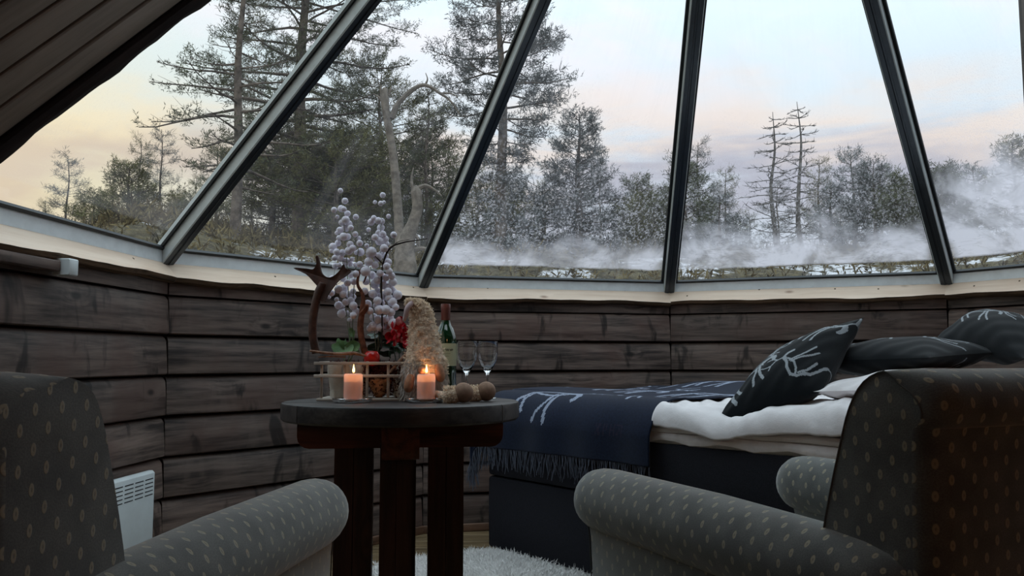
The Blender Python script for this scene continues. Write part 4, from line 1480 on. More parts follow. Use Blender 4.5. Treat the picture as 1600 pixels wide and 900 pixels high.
for (pxf, dyf, cuff0) in ((724, -.11, 697), (759.5, -.02, 729)):
    yy_ = gy + dyf
    q = ray(pxf, 612, yy_)
    rf = .029
    fx = q.x - gx
    ft = empty('leg', (0, 0, 0), 0, gn)
    m = M()
    x0 = ray(cuff0, 612, yy_).x - gx
    m.tube(smooth_open([(gxx(676), -.02, .022), ((gxx(676) + x0) / 2, (dyf - .02) / 2, .021), (x0, dyf + .002, .021), (fx - .010, dyf, .024)], 4), [.012] * 9 + [.018, .0215, .0225, .021], 16)
    lg = m.build('trouser_leg', M_fleece, ft)
    Cs, Ds, Ls = [], [], []
    for i in range(500):
        a = g.uniform(0, 2 * pi); u = g.random()
        p = Vector((x0 - .008 + (fx - x0 - .012) * u, dyf + .0215 * math.cos(a), .023 + .0205 * math.sin(a)))
        Cs.append(p); Ds.append(Vector((0, math.cos(a), math.sin(a)))); Ls.append(g.uniform(.004, .007))
    tufts_mesh('cuff_fleece', Cs, Ds, Ls, 7, M_fibre, ft, 6, .0022, .8)
    m = M()
    m.lathe([(.0005, -rf)] + [(rf * math.sin(R(a)), -rf * math.cos(R(a))) for a in range(15, 180, 15)] + [(.0005, rf)], 24)
    m.build('foot', M_foot, ft, True, 0, (fx, dyf, rf + .0005), (0, R(80), 0))

# ------------------------------------------------------------------ slatted flower basket
M_slat = wood('grey_birch_strip', rgb(150, 138, 128), rgb(196, 184, 172), rgb(90, 76, 66), .7, knots=False, vary=.2)
by = 2.50
def B(px, py, y): return ray(px, py, y)
X0, X1 = B(500, 600, by).x, B(640, 600, by).x
bk = empty('slatted_basket', ((X0 + X1) / 2, by + .07, TZ)); tag(bk, 'pale slatted wooden basket holding the flower arrangement', 'basket')
hx = (X1 - X0) / 2; hy = .075
o_ = rbox((-hx - .008, -hy - .006, 0.0005), (hx + .008, hy + .006, .008), .001).build('base', M_slat, bk)
for z in (.070, .108):
    for sy in (-1, 1):
        rbox((-hx - .018, sy * hy - .003, z), (hx + .010, sy * hy + .003, z + .009), .001).build('slat', M_slat, bk)
    for sx in (-1, 1):
        rbox((-hy, -.003, 0), (hy, .003, .009), .001).build('slat', M_slat, bk, True, 40, (sx * hx, 0, z + .001), (0, 0, R(90)))
for u in (-.97, -.46, .05, .52, .97):
    for sy in (-1, 1):
        rbox((-.055, -.0025, -.004), (.055, .0025, .004), .001).build('post', M_slat, bk, True, 40, (u * hx, sy * (hy - .0065), .0635), (0, R(90), 0))
M_pot = plain('cream_wrapped_pot', rgb(206, 196, 182), .8, noise=.1, scale=30, bump=.4, bscale=50)
for px, lab, w_, sd in ((524, 'cream paper-wrapped pot at the left end of the basket', .037, 1), (553, 'cream paper-wrapped pot behind the left candle', .030, 2), (625, 'cream paper-wrapped pot at the right end of the basket', .034, 3)):
    x = B(px, 600, by).x
    m = M()
    secs = []
    for z, r_ in ((.0005, .70), (.02, .74), (.05, .86), (.075, .98), (.096, 1.02), (.100, .98), (.098, .86)):
        secs.append([(w_ * r_ * math.cos(2 * pi * k / 24) * (1 + .05 * math.sin(k * 1.9 + z * 40 + sd)), w_ * r_ * math.sin(2 * pi * k / 24) * (1 + .05 * math.sin(k * 2.3 + sd)), z) for k in range(24)])
    m.loft(secs)
    tag(m.build('flower_pot', M_pot, None, True, 60, (x, by + .062, TZ + .008)), lab, 'pot')
# dried rose
M_rose = plain('dried_orange_petal', rgb(208, 150, 108), .8, .2, noise=.3, scale=40)
rx_, ry_ = B(588, 600, by).x, by + .055
ro = empty('dried_rose', (rx_, ry_, TZ + .008)); tag(ro, 'dried apricot rose head inside the basket between the candles', 'flower')
g = random.Random(12)
for k in range(19):
    a = k * 2.4; rr0 = .005 + .0016 * k; hgt = .074 - .0012 * k
    m = M()
    secs = []
    for i in range(6):
        v = i / 5
        w_ = (.016 + .0012 * k) * math.sin(pi * (.18 + .62 * v))
        rad_ = rr0 * (.35 + .75 * math.sin(v * 1.6)) + (.004 if i == 5 else 0)
        row = []
        for j in range(5):
            s_ = (j - 2) / 2
            aa = a + s_ * w_ / max(.006, rad_)
            row.append((rad_ * math.cos(aa), rad_ * math.sin(aa), .004 + hgt * v - abs(s_) * .004 + g.uniform(-.001, .001)))
        secs.append(row)
    m.loft(secs, False, False)
    o = m.build('petal', M_rose, ro, True, 0)
    sm = o.modifiers.new('thick', 'SOLIDIFY'); sm.thickness = .0008
# apple
M_apple = plain('red_apple_skin', rgb(206, 36, 30), .2, .6, noise=.25, scale=25)
ax_ = B(578, 556, by)
ap = empty('apple', (ax_.x, by + .035, TZ + .102)); tag(ap, 'glossy red apple resting on top of the basket', 'apple')
ra = .0245
m = M(); m.lathe([(.001, .004), (.008, .001), (ra * .7, .003), (ra * .95, .014), (ra, .026), (ra * .93, .037), (ra * .68, .046), (.009, .048), (.003, .044), (.0005, .041)], 28)
m.build('skin', M_apple, ap, True, 60)
m = M(); m.tube([(0, 0, .041), (.002, 0, .050), (.005, 0, .056)], .0009, 5); m.build('stem', M_cleg, ap)
# moss bed that fills the basket
M_moss = plain('dark_red_moss', rgb(84, 40, 34), .95, .1, noise=.4, scale=50)
Cs, Ds, Ls = [], [], []
for i in range(1500):
    xq = g.uniform(X0 + .01, X1 - .005); Cs.append((xq, by + .07 + (g.uniform(-.05, .055) if xq > X0 + .125 else g.uniform(.03, .055)), TZ + .012 + g.random() ** .6 * .096)); Ds.append((g.gauss(0, .5), g.gauss(0, .5), 1)); Ls.append(g.uniform(.007, .016))
ms = tufts_mesh('moss', Cs, Ds, Ls, 31, M_moss, None, 7, .0035, .9)
tag(ms, 'dark reddish moss filling the slatted basket', 'moss', None, 'stuff')
# driftwood sticks
M_drift = plain('driftwood', rgb(140, 112, 96), .9, .1, noise=.25, scale=60, bump=.3, bscale=120)
def stick(name, pts, rads_, label, mt=M_drift, cat='branch', n=8, extra=()):
    P = smooth_open([tuple(ray(*q)) for q in pts], 5)
    b0 = P[0].copy()
    m = M(); m.tube([p - b0 for p in P], lerp_list(rads_, len(P)), n)
    r_ = m.build(name, mt, None, True, 60, b0)
    tag(r_, label, cat)
    for e, er in extra:
        Q = smooth_open([tuple(ray(*q)) for q in e], 5)
        m = M(); m.tube([p - b0 for p in Q], lerp_list(er, len(Q)), 6)
        m.build('twig', mt, r_, True, 60)
    return r_
yb = by - .012
stick('driftwood_stick', [(484, 548, yb), (505, 551, yb), (530, 553, yb), (552, 552, yb), (572, 556, yb + .01)], [.003, .0042, .005, .0055, .003], 'thin weathered stick lying along the top left of the basket', extra=[([(497, 558, yb + .004), (515, 557, yb + .004), (540, 558, yb + .004)], [.002, .0028, .002])])
stick('driftwood_stick', [(609, 582, yb + .012), (622, 567, yb + .012), (636, 552, yb + .02), (646, 540, yb + .04)], [.004, .0055, .006, .004], 'short weathered stick slanting up at the right end of the basket')

# antler
M_antler = plain('brown_antler', rgb(74, 46, 36), .55, .4, noise=.3, scale=40, bump=.15, bscale=60)
ay = by + .03
def A(px, py, dy=0): return tuple(ray(px, py, ay + dy))
P = smooth_open([A(494, 552), A(489, 525), A(489, 500), A(493, 475), A(499, 455), A(505, 442)], 6)
b0 = Vector(P[0])
an = empty('antler', b0); tag(an, 'dark brown reindeer antler standing upright at the left of the flowers', 'antler')
m = M(); m.tube([p - b0 for p in P], lerp_list([.0125, .0125, .0125, .013, .014, .012], len(P)), 14); m.build('beam', M_antler, an, True, 0)
# palm: flattened web between the tines
outl = [(497, 468), (499, 452), (490, 440), (478, 428), (459, 419), (479, 420), (490, 421), (495, 412), (494, 402), (497, 400), (500, 410), (502, 424), (507, 431), (515, 434), (524, 430), (532, 422), (537, 413), (541, 420), (549, 423), (541, 431), (530, 438), (520, 450), (512, 462), (508, 472)]
O_ = smooth_closed([tuple(Vector(A(px, py)) - b0) for px, py in outl], 3)
cen_ = sum(O_, Vector()) / len(O_)
secs = []
for dy, s_ in ((-.007, .006), (-.009, .0), (-.006, -.0018), (.006, -.0018), (.009, 0), (.007, .006)):
    q = []
    for i, p in enumerate(O_):
        tdir = (O_[(i + 1) % len(O_)] - O_[i - 1]).normalized()
        nin = Vector((-tdir.z, 0, tdir.x))
        sgn = -1
        q.append(p + Vector((0, dy * .75, 0)) + nin * s_ * .4 * sgn)
    secs.append(q)
m = M(); m.loft(secs); m.build('palm', M_antler, an, True, 50)

# curly branch and dark twig
stick('curly_branch', [(572, 556, by + .05), (566, 535, by + .05), (563, 510, by + .05), (566, 485, by + .05), (567, 462, by + .05), (559, 445, by + .05), (561, 428, by + .05), (568, 418, by + .05), (572, 430, by + .05), (568, 442, by + .052)],
      [.011, .010, .010, .009, .006, .0045, .004, .0035, .003, .002], 'curly brown branch rising from the middle of the basket', plain('curly_branch_bark', rgb(120, 76, 58), .85, .15, noise=.3, scale=50, bump=.4, bscale=70),
      extra=[([(565, 490, by + .045), (572, 482, by + .035), (573, 476, by + .03)], [.008, .008, .006])])
stick('dark_twig', [(596, 545, by + .06), (597, 500, by + .06), (596, 450, by + .06), (598, 415, by + .06), (609, 388, by + .06), (630, 379, by + .06), (648, 376, by + .06), (668, 373, by + .06)],
      [.0026, .0026, .0028, .003, .0032, .0024, .0018, .0012], 'thin dark twig bending out to the right over the berries', plain('dark_twig_bark', rgb(46, 34, 30), .8), extra=[([(613, 386, by + .06), (622, 378, by + .06), (640, 374, by + .055)], [.0016, .0012, .0008]), ([(598, 412, by + .06), (590, 404, by + .06), (584, 398, by + .06)], [.0026, .002, .0012])])

# white berry sprays
M_berry = plain('frosted_white_berry', rgb(240, 236, 248), .8, .2, noise=.03, scale=200, bump=.3, bscale=500)
M_bstem = plain('berry_stem', rgb(120, 124, 104), .8)
import bmesh
bm2 = bmesh.new(); bmesh.ops.create_icosphere(bm2, subdivisions=2, radius=1.0)
for f in bm2.faces: f.smooth = True
berry_me = bpy.data.meshes.new('berry'); bm2.to_mesh(berry_me); bm2.free(); berry_me.materials.append(M_berry)
BL = [(532, 298, 4.5), (539, 314, 5.5), (522, 328, 5), (533, 326, 6), (537, 327, 5), (527, 339, 3.5), (543, 334, 5.5), (556, 339, 5), (540, 344, 7), (545, 350, 6), (534, 348, 5.5), (540, 356, 7), (548, 356, 5), (531, 360, 6), (537, 370, 7), (543, 370, 6), (530, 372, 5), (526, 364, 3.5), (555, 366, 5), (561, 372, 3.5), (562, 380, 5.5), (528, 380, 5.5), (520, 386, 7), (547, 382, 6), (545, 392, 7), (551, 388, 6), (526, 394, 6), (535, 395, 6), (518, 392, 4), (532, 404, 6), (523, 403, 5), (541, 409, 7), (547, 412, 5), (563, 394, 7), (557, 395, 4), (524, 416, 5.5), (530, 414, 4), (555, 414, 4), (562, 413, 5.5), (550, 405, 4), (520, 437, 7.5), (513, 450, 3.5), (518, 458, 5.5), (514, 464, 3.5), (526, 468, 4), (529, 452, 7), (538, 450, 7), (536, 460, 6), (529, 477, 7), (536, 480, 5), (534, 490, 7.5), (543, 490, 5), (548, 470, 6.5), (552, 478, 7), (540, 472, 6), (545, 460, 6), (552, 455, 5), (553, 440, 6), (548, 430, 5), (556, 428, 6), (546, 500, 4), (552, 493, 6), (556, 486, 6), (551, 464, 6), (543, 442, 6), (536, 436, 5)]
BR = [(598, 305, 5), (586, 316, 3.5), (595, 318, 4.5), (600, 316, 3), (607, 338, 4), (584, 341, 5), (580, 347, 6), (591, 345, 6), (596, 346, 6), (576, 359, 4), (595, 356, 6.5), (592, 365, 6.5), (598, 366, 6), (586, 371, 6), (593, 377, 7), (601, 374, 7), (604, 381, 5), (615, 367, 5.5), (573, 384, 4), (600, 388, 7), (597, 396, 6), (580, 394, 9), (577, 398, 6), (590, 402, 8), (602, 400, 6), (576, 409, 7.5), (586, 414, 6), (606, 410, 7), (604, 416, 6), (608, 424, 6), (571, 424, 8.5), (581, 430, 7), (594, 427, 6), (603, 434, 6), (612, 431, 6), (586, 444, 8), (599, 445, 8), (607, 448, 6), (614, 441, 7), (582, 459, 7), (574, 476, 8), (590, 470, 7), (600, 462, 8), (608, 466, 7), (613, 472, 8), (621, 461, 8), (618, 480, 6), (586, 462, 6), (593, 484, 8), (603, 484, 8), (611, 488, 7), (578, 486, 6), (584, 496, 7), (592, 500, 8), (602, 500, 8), (609, 497, 7), (614, 505, 8), (604, 512, 8), (594, 512, 7), (583, 510, 8), (578, 513, 6), (599, 520, 6), (609, 518, 7), (570, 455, 6), (572, 440, 6), (590, 438, 7), (606, 456, 7), (596, 474, 6), (616, 455, 5), (588, 478, 6), (618, 514, 5), (590, 455, 6), (612, 452, 6), (598, 432, 6)]
g = random.Random(77)
def spray(nm, label, data, stems, y0):
    b0 = ray(stems[0][0][0], 560, y0); b0.z = TZ + .07
    r_ = empty(nm, b0); tag(r_, label, 'berry spray', 'frosted berry sprays')
    allst = []
    for st in stems:
        P = [p - b0 for p in smooth_open([tuple(ray(px, py, y0 + dy)) for px, py, dy in st], 6)]
        m = M(); m.tube(P, lerp_list([.0016, .0014, .0008], len(P)), 5)
        m.build('stem', M_bstem, r_)
        allst += P
    for px, py, pr_ in data:
        dy = g.uniform(-.028, .028)
        q = ray(px, py, y0 + dy) - b0
        rad_ = pr_ * .00178 * 1.08
        nb_ = min(allst, key=lambda s_: (s_ - q - Vector((0, 0, -.012))).length)
        o = newobj('berry', berry_me, r_, q); o.scale = (rad_, rad_, rad_)
        if (nb_ - q).length > .012:
            m = M(); m.tube([nb_, nb_.lerp(q, .5) + Vector((0, 0, -.003)), q], [.0008, .0006, .0005], 4)
            m.build('stalk', M_bstem, r_)
spray('berry_spray', 'spray of frosted white berries nearer the antler, leaning left', BL, [[(548, 552, 0), (545, 470, 0), (540, 380, 0), (533, 300, 0)], [(548, 552, 0), (538, 470, .01), (520, 440, .01), (512, 455, .01)], [(550, 552, 0), (553, 450, .0), (560, 385, 0), (557, 342, 0)]], by + .075)
spray('berry_spray', 'fuller spray of frosted white berries right of the curly branch', BR, [[(590, 552, 0), (594, 470, 0), (594, 380, 0), (598, 308, 0)], [(590, 552, 0), (606, 480, 0), (612, 430, 0), (615, 370, 0)], [(588, 552, 0), (582, 480, 0), (576, 410, 0), (581, 345, 0)]], by + .075)

# red begonia with dark leaves, and pale round leaves
M_petal = plain('red_petal', rgb(190, 26, 44), .6, .3, noise=.2, scale=60)
M_leafd = plain('dark_green_leaf', rgb(34, 62, 40), .45, .4, noise=.25, scale=50)
M_leafp = plain('pale_green_leaf', rgb(96, 130, 84), .5, .4, noise=.2, scale=50)
M_bractp = plain('pink_bract', rgb(200, 120, 120), .6, .3, noise=.2, scale=50)
def leaf(parent, c, size, yaw, tilt, mt, name='leaf', cup=.25, asp=.8):
    m = M()
    NR, NC = 5, 9
    V = [(0, 0, 0)]
    for i in range(1, NR + 1):
        for k in range(16):
            a = 2 * pi * k / 16
            rr0 = size * i / NR * (1 + .06 * math.sin(5 * a))
            V.append((rr0 * math.cos(a), rr0 * asp * math.sin(a), cup * rr0 * rr0 / size - .12 * abs(math.sin(a)) * rr0 * cup))
    F = [(0, 1 + k, 1 + (k + 1) % 16) for k in range(16)]
    for i in range(NR - 1):
        for k in range(16):
            a0 = 1 + i * 16; b1 = a0 + 16; k2 = (k + 1) % 16
            F.append((a0 + k, b1 + k, b1 + k2, a0 + k2))
    m.add(V, F)
    o = m.build(name, mt, parent, True, 0, c, (tilt, 0, yaw))
    return o
pl0 = ray(624, 560, by + .09); pl0.z = TZ + .10
pf = empty('begonia', pl0); tag(pf, 'red flowering pot plant with dark leaves tucked behind the gnome hat', 'flower')
g = random.Random(5)
for k in range(46):
    px, py = g.gauss(624, 10), g.gauss(520, 12)
    if py < 498: py = 498 + g.random() * 8
    q = ray(min(642, max(606, px)), py, by + .06 + g.uniform(-.03, .02)) - pl0
    leaf(pf, q, g.uniform(.009, .016), g.uniform(0, 6.28), R(g.uniform(40, 130)), M_petal if g.random() > .08 else M_bractp, 'petal', .4, .9)
for k in range(34):
    px, py = g.uniform(576, 642), g.uniform(522, 556)
    q = ray(px, py, by + .10 + g.uniform(-.03, .03)) - pl0
    leaf(pf, q, g.uniform(.014, .024), g.uniform(0, 6.28), R(g.uniform(20, 110)), M_leafd, 'leaf', .2, .65)
m = M()
for px in (612, 624, 634):
    m.tube([(0, 0, -.03), tuple((ray(px, 540, by + .09) - pl0) * .6), tuple(ray(px, 518, by + .09) - pl0)], .0015, 5)
m.build('stems', M_leafd, pf)
pl1 = ray(540, 560, by + .06); pl1.z = TZ + .09
pg = empty('leafy_plant', pl1); tag(pg, 'pale green round-leaved plant between the antler and curly branch', 'plant')
for px, py, s_, yw, tl, dy in ((535, 546, .028, .3, 55, -.02), (529, 540, .022, 2.2, 70, -.01), (548, 520, .015, 1.2, 80, 0), (552, 541, .018, 0, 85, -.01), (545, 546, .020, 4, 60, 0), (540, 538, .018, 5, 75, .01), (557, 549, .016, 2, 60, 0)):
    q = ray(px, py, by + .045 + dy) - pl1
    leaf(pg, q, s_ * 1.2, yw, R(tl), M_leafp)
m = M()
for px, py in ((546, 512), (552, 515), (535, 540)):
    m.tube([(0, 0, -.02), tuple((ray(px + 2, 545, by + .05) - pl1)), tuple(ray(px, py, by + .05) - pl1)], .0014, 5)
m.build('stems', M_leafp, pg)

# ------------------------------------------------------------------ bed
BU = Vector((.643, -.766, 0)); BN = Vector((.766, .643, 0))
BC = Vector((-.116, 3.75, 0))
brz = math.atan2(BU.y, BU.x)
bed = empty('bed', BC, brz); tag(bed, 'high box-spring bed in charcoal fabric with a white quilted topper', 'bed')
# local x along the bed to the head, local y = across; BN is local +y
LB, WB = 2.0, 1.18
def rounded_slab(x0, x1, y0, y1, z0, z1, r, nz=6, wave=None):
    """slab with rounded vertical corners and soft top/bottom edges"""
    secs = []
    def outline(ins):
        pts = []
        for (cx_, cy_, a0) in ((x1 - r, y1 - r, 0), (x0 + r, y1 - r, 90), (x0 + r, y0 + r, 180), (x1 - r, y0 + r, 270)):
            for k in range(6):
                a = R(a0 + 90 * k / 5)
                pts.append((cx_ + (r - ins) * math.cos(a), cy_ + (r - ins) * math.sin(a)))
            nx_ = {0: 30, 90: 18, 180: 30, 270: 18}[a0]
            a = R(a0 + 90)
            # subdivide the following straight side
            p_ = pts[-1]
            nxt = {0: (x0 + r, y1 - ins), 90: (x0 + ins, y0 + r), 180: (x1 - r, y0 + ins), 270: (x1 - ins, y1 - r)}[a0]
            for k in range(1, nx_):
                pts.append((p_[0] + (nxt[0] - p_[0]) * k / nx_, p_[1] + (nxt[1] - p_[1]) * k / nx_))
        return pts
    e = min(.012, (z1 - z0) * .3)
    for z, ins in ((z0, e), (z0 + e * .3, e * .3), (z0 + e, 0), ((z0 + z1) / 2, -.002), (z1 - e, 0), (z1 - e * .3, e * .3), (z1, e)):
        q = outline(ins)
        secs.append([(x, y, z + (wave(x, y, (z - z0) / (z1 - z0)) if wave else 0)) for x, y in q])
    m = M(); m.loft(secs)
    return m
rounded_slab(0, LB, 0, WB, .045, .352, .035).build('box_base', M_bedbox, bed)
rounded_slab(0, LB, 0, WB, .358, .572, .035).build('spring_mattress', M_bedbox, bed)
wv_ = lambda x, y, f: (1 - f) * (.008 * math.sin(x * 26 + y * 5) - .004)
rounded_slab(0.005, LB - .005, -.004, WB - .005, .580, .612, .035, wave=wv_).build('topper', M_topper, bed)
rounded_slab(0.005, LB - .005, -.010, WB - .005, .613, .640, .035, wave=lambda x, y, f: .002 * math.sin(x * 17)).build('topper_lid', M_linen, bed)
for x in (.12, LB - .12):
    for y in (.10, WB - .10):
        rounded_slab(x - .05, x + .05, y - .05, y + .05, 0.0, .046, .02).build('leg', M_cleg, bed)


def fold(s, r):
    """s<0 hangs over an edge at 0: returns horizontal position, drop"""
    if s >= r: return s, 0.0
    arc = r * pi / 2
    if s > r - arc:
        a = (r - s) / r
        return r - r * math.sin(a), r - r * math.cos(a)
    return 0.0, r + (r - arc - s)


def seg_mask(P, strokes):
    mk = np.zeros(len(P), bool)
    for line, w_ in strokes:
        L_ = np.array(line)
        for a, b in zip(L_[:-1], L_[1:]):
            ab = b - a
            t_ = np.clip(((P - a) @ ab) / max(1e-9, ab @ ab), 0, 1)
            d_ = np.linalg.norm(P - (a + t_[:, None] * ab), axis=1)
            mk |= d_ < w_
    return mk


def reindeer(cx_, cy_, s_, rot=0.0, flip=1, wide=1.0):
    raw = [([(-.46, .06), (-.42, .26), (-.25, .37), (0, .36), (.2, .30), (.36, .31)], .030), ([(-.36, .28), (-.2, .20), (0, .16), (.16, .18), (.3, .24)], .022),
           ([(-.44, .14), (-.52, .0), (-.52, -.2), (-.46, -.42)], .030), ([(-.36, .2), (-.40, .0), (-.34, -.22), (-.32, -.26)], .026),
           ([(.10, .2), (.07, -.05), (.0, -.25), (-.02, -.42)], .026), ([(.18, .22), (.16, -.05), (.17, -.25), (.21, -.44)], .028),
           ([(.32, .30), (.46, .30), (.54, .18), (.52, .04)], .045), ([(.46, .32), (.56, .50), (.50, .66), (.60, .82)], .020), ([(.50, .66), (.38, .74)], .016),
           ([(.54, .46), (.70, .52), (.86, .66)], .018), ([(.70, .52), (.78, .44), (.94, .46)], .015), ([(.60, .82), (.72, .90)], .014)]
    c_, sn = math.cos(rot), math.sin(rot)
    out = []
    for L_, w_ in raw:
        out.append(([(cx_ + s_ * wide * (c_ * x * flip - sn * y), cy_ + s_ * (sn * x * flip + c_ * y)) for x, y in L_], w_ * s_))
    return out


# throw
SA0, SA1, SB0, SB1 = -.24, 1.00, -.262, 1.08
DA = .0062
na, nb_ = int((SA1 - SA0) / DA), int((SB1 - SB0) / DA)
V, uvp = [], []
ZTOP = .722
for i in range(na + 1):
    a = SA0 + (SA1 - SA0) * i / na
    for j in range(nb_ + 1):
        b_ = SB0 + (SB1 - SB0) * j / nb_
        xa, da = fold(a + .03, .05); yb_, db = fold(b_ + .09, .14)
        xa -= .03 + .004; yb_ -= .034
        hump = .034 * math.exp(-((b_ - .98) / .22) ** 2) * min(1, max(0, (a - .15) * 4)) + .012 * math.sin(a * 5 + 1) * math.sin(b_ * 6) * (1 if b_ > .1 else .2)
        wob = .006 * math.sin(a * 23 + 1.2) * min(1, db * 6) + .005 * math.sin(b_ * 19) * min(1, da * 6)
        z = ZTOP + hump - da - db
        if da > .1 and db > .1: z += .5 * min(da, db)
        V.append((xa - .010 * min(1, da * 8) - .008 * math.sin(b_ * 21) * min(1, da * 5), yb_ - .012 * min(1, db * 8) + wob, z))
F = []
for i in range(na):
    for j in range(nb_):
        k = i * (nb_ + 1) + j
        F.append((k, k + nb_ + 1, k + nb_ + 2, k + 1))
fc = np.array([(SA0 + (SA1 - SA0) * (i + .5) / na, SB0 + (SB1 - SB0) * (j + .5) / nb_) for i in range(na) for j in range(nb_)])
st = []
for (x, y, s_, ro_, fl) in ((.37, -.038, .23, 0, 1), (.06, .42, .28, .2, 1), (.45, .42, .27, .1, 1), (.83, .40, .26, -.1, 1), (.22, .82, .28, .1, -1), (.62, .85, .28, 0, 1), (.92, .86, .22, .1, 1), (.80, .10, .20, .4, -1)):
    if y < .05: st += reindeer(x, y, s_, ro_, fl, 1.35)
    else: st += reindeer(x, y, s_, ro_, fl)
mk = seg_mask(fc, [(a_, w_ * 1.3) for a_, w_ in st])
# dull woven letters near the hem: X I N H
lt = []
x0_, y0_, hh = .735, -.165, .036
for k, strokes in enumerate(([[(0, 0), (.022, 1)], [(.022, 0), (0, 1)], [(.011, 0), (.011, 1)]], [[(.006, 0), (.006, 1)], [(.016, .5), (.016, 1)]], [[(0, 0), (0, 1)], [(0, .5), (.018, .5)], [(.018, 0), (.018, 1)]], [[(0, 1), (.022, 1)], [(.022, 1), (.022, 0)], [(0, .1), (.011, .6)]])):
    for s_ in strokes:
        lt.append(([(x0_ + k * .034 + px_, y0_ + py_ * hh) for px_, py_ in s_], .0032))
ml = seg_mask(fc, lt)
mi = np.where(mk, 1, np.where(ml, 2, 0)).astype(int).tolist()
m = M(); m.add(V, F, None, mi)
th = m.build('reindeer_throw', [M_navy, M_navypat, M_letters], None, True, 0, BC, (0, 0, brz))
sm = th.modifiers.new('thick', 'SOLIDIFY'); sm.thickness = .006; sm.offset = 1
tag(th, 'navy wool throw with pale reindeer and fringed hem over the foot of the bed', 'throw')
# fringe
g = random.Random(21)
m = M()
def strand(p, out, L):
    pts = [Vector(p)]
    d = Vector((g.uniform(-.15, .15), g.uniform(-.15, .15), -1))
    for i in range(4):
        d = (d + Vector((g.uniform(-.25, .25), g.uniform(-.25, .25), -.2))).normalized()
        pts.append(pts[-1] + d * L / 4)
    m.tube(pts, [.0022, .002, .0018, .0016, .0010], 3, caps=False)
idx0 = [i * (nb_ + 1) for i in range(na + 1)]
for i in range(0, na + 1, 1):
    v = V[idx0[i]]
    for _ in range(1):
        strand((v[0] + g.uniform(-.003, .003), v[1] - .002, v[2] + .003), 0, g.uniform(.075, .11))
for j in range(0, nb_ + 1, 1):
    v = V[j]
    strand((v[0] - .002, v[1] + g.uniform(-.003, .003), v[2] + .003), 0, g.uniform(.075, .11))
fr_ = m.build('fringe', M_wire, th, True, 0); fr_['kind'] = 'stuff'

# duvet
V, F = [], []
DX0, DX1, DY0, DY1 = .992, 1.97, -.085, 1.14
nx_, ny_ = 150, 150
g = random.Random(6)
def wr(x, y):
    return .0030 * math.sin(x * 31 + 3 * math.sin(y * 17)) + .0022 * math.sin(y * 47 + x * 20) + .0022 * math.sin(x * 83 + y * 45 + 2 * math.sin(x * 19))
for i in range(nx_ + 1):
    x = DX0 + (DX1 - DX0) * i / nx_
    for j in range(ny_ + 1):
        s_ = DY0 + (DY1 - DY0) * j / ny_
        y, dr = fold(s_ + .035, .06)
        y -= .035
        top = .716 - .012 * math.sin((x - .93) * 5) + .04 * min(1, max(0, (x - 1.25) / .5)) * min(1, max(0, s_ + .05) * 4)
        top -= .03 * math.exp(-((x - 1.27) / .10) ** 2) * math.exp(-(s_ / .18) ** 2)
        V.append((x + .002 * math.sin(y * 60), y - .004 * math.sin(x * 23), top - dr + wr(x, s_) * (1 if dr < .05 else .5)))
for i in range(nx_):
    for j in range(ny_):
        k = i * (ny_ + 1) + j
        F.append((k, k + ny_ + 1, k + ny_ + 2, k + 1))
# skirt to close it on the topper
m = M(); m.add(V, F)
du = m.build('duvet', M_linen, None, True, 0, BC, (0, 0, brz))
sm = du.modifiers.new('thick', 'SOLIDIFY'); sm.thickness = .022; sm.offset = -1
tag(du, 'white rumpled duvet on the bed between the throw and armchair', 'duvet')


def pillow(name, label, cs, thick, mats, strokes=None, N=96, cat='cushion', S=.47, pw_=2.4, wrk=.004, group=None, seed=0, sag=(0, 0, 0)):
    c00, c10, c11, c01 = [Vector(c) for c in cs]
    cen = (c00 + c10 + c11 + c01) / 4
    nrm_ = (c10 - c00).cross(c01 - c00).normalized()
    V, F, MI = [], [], []
    def pos(u, v, sgn):
        uu, vv = 2 * u - 1, 2 * v - 1
        # edges pulled in between the ears
        pu = uu * (1 - .07 * (1 - vv * vv))
        pv_ = vv * (1 - .07 * (1 - uu * uu))
        a, b_ = (pu + 1) / 2, (pv_ + 1) / 2
        p = c00 * (1 - a) * (1 - b_) + c10 * a * (1 - b_) + c11 * a * b_ + c01 * (1 - a) * b_
        e = max(0, (1 - abs(uu) ** pw_) * (1 - abs(vv) ** pw_)) ** .62
        w_ = wrk * (math.sin(uu * 9 + vv * 5 + seed) + .6 * math.sin(uu * 17 - vv * 13 + seed)) * (abs(uu) + abs(vv)) * .5 * min(1, e * 4)
        return p + nrm_ * sgn * (thick * e + w_) + Vector(sag) * e
    fcs = []
    for sgn in (1, -1):
        b0 = len(V)
        for i in range(N + 1):
            for j in range(N + 1):
                V.append(tuple(pos(i / N, j / N, sgn) - cen))
        for i in range(N):
            for j in range(N):
                k = b0 + i * (N + 1) + j
                q = (k, k + N + 1, k + N + 2, k + 1)
                F.append(q if sgn > 0 else q[::-1])
                fcs.append(((i + .5) / N * S, (j + .5) / N * S))
    if strokes:
        mk = seg_mask(np.array(fcs), strokes)
        MI = mk.astype(int).tolist()
    else: MI = 0
    m = M(); m.add(V, F, None, MI)
    o = m.build(name, mats, None, True, 0, cen)
    tag(o, label, cat, group)
    return o


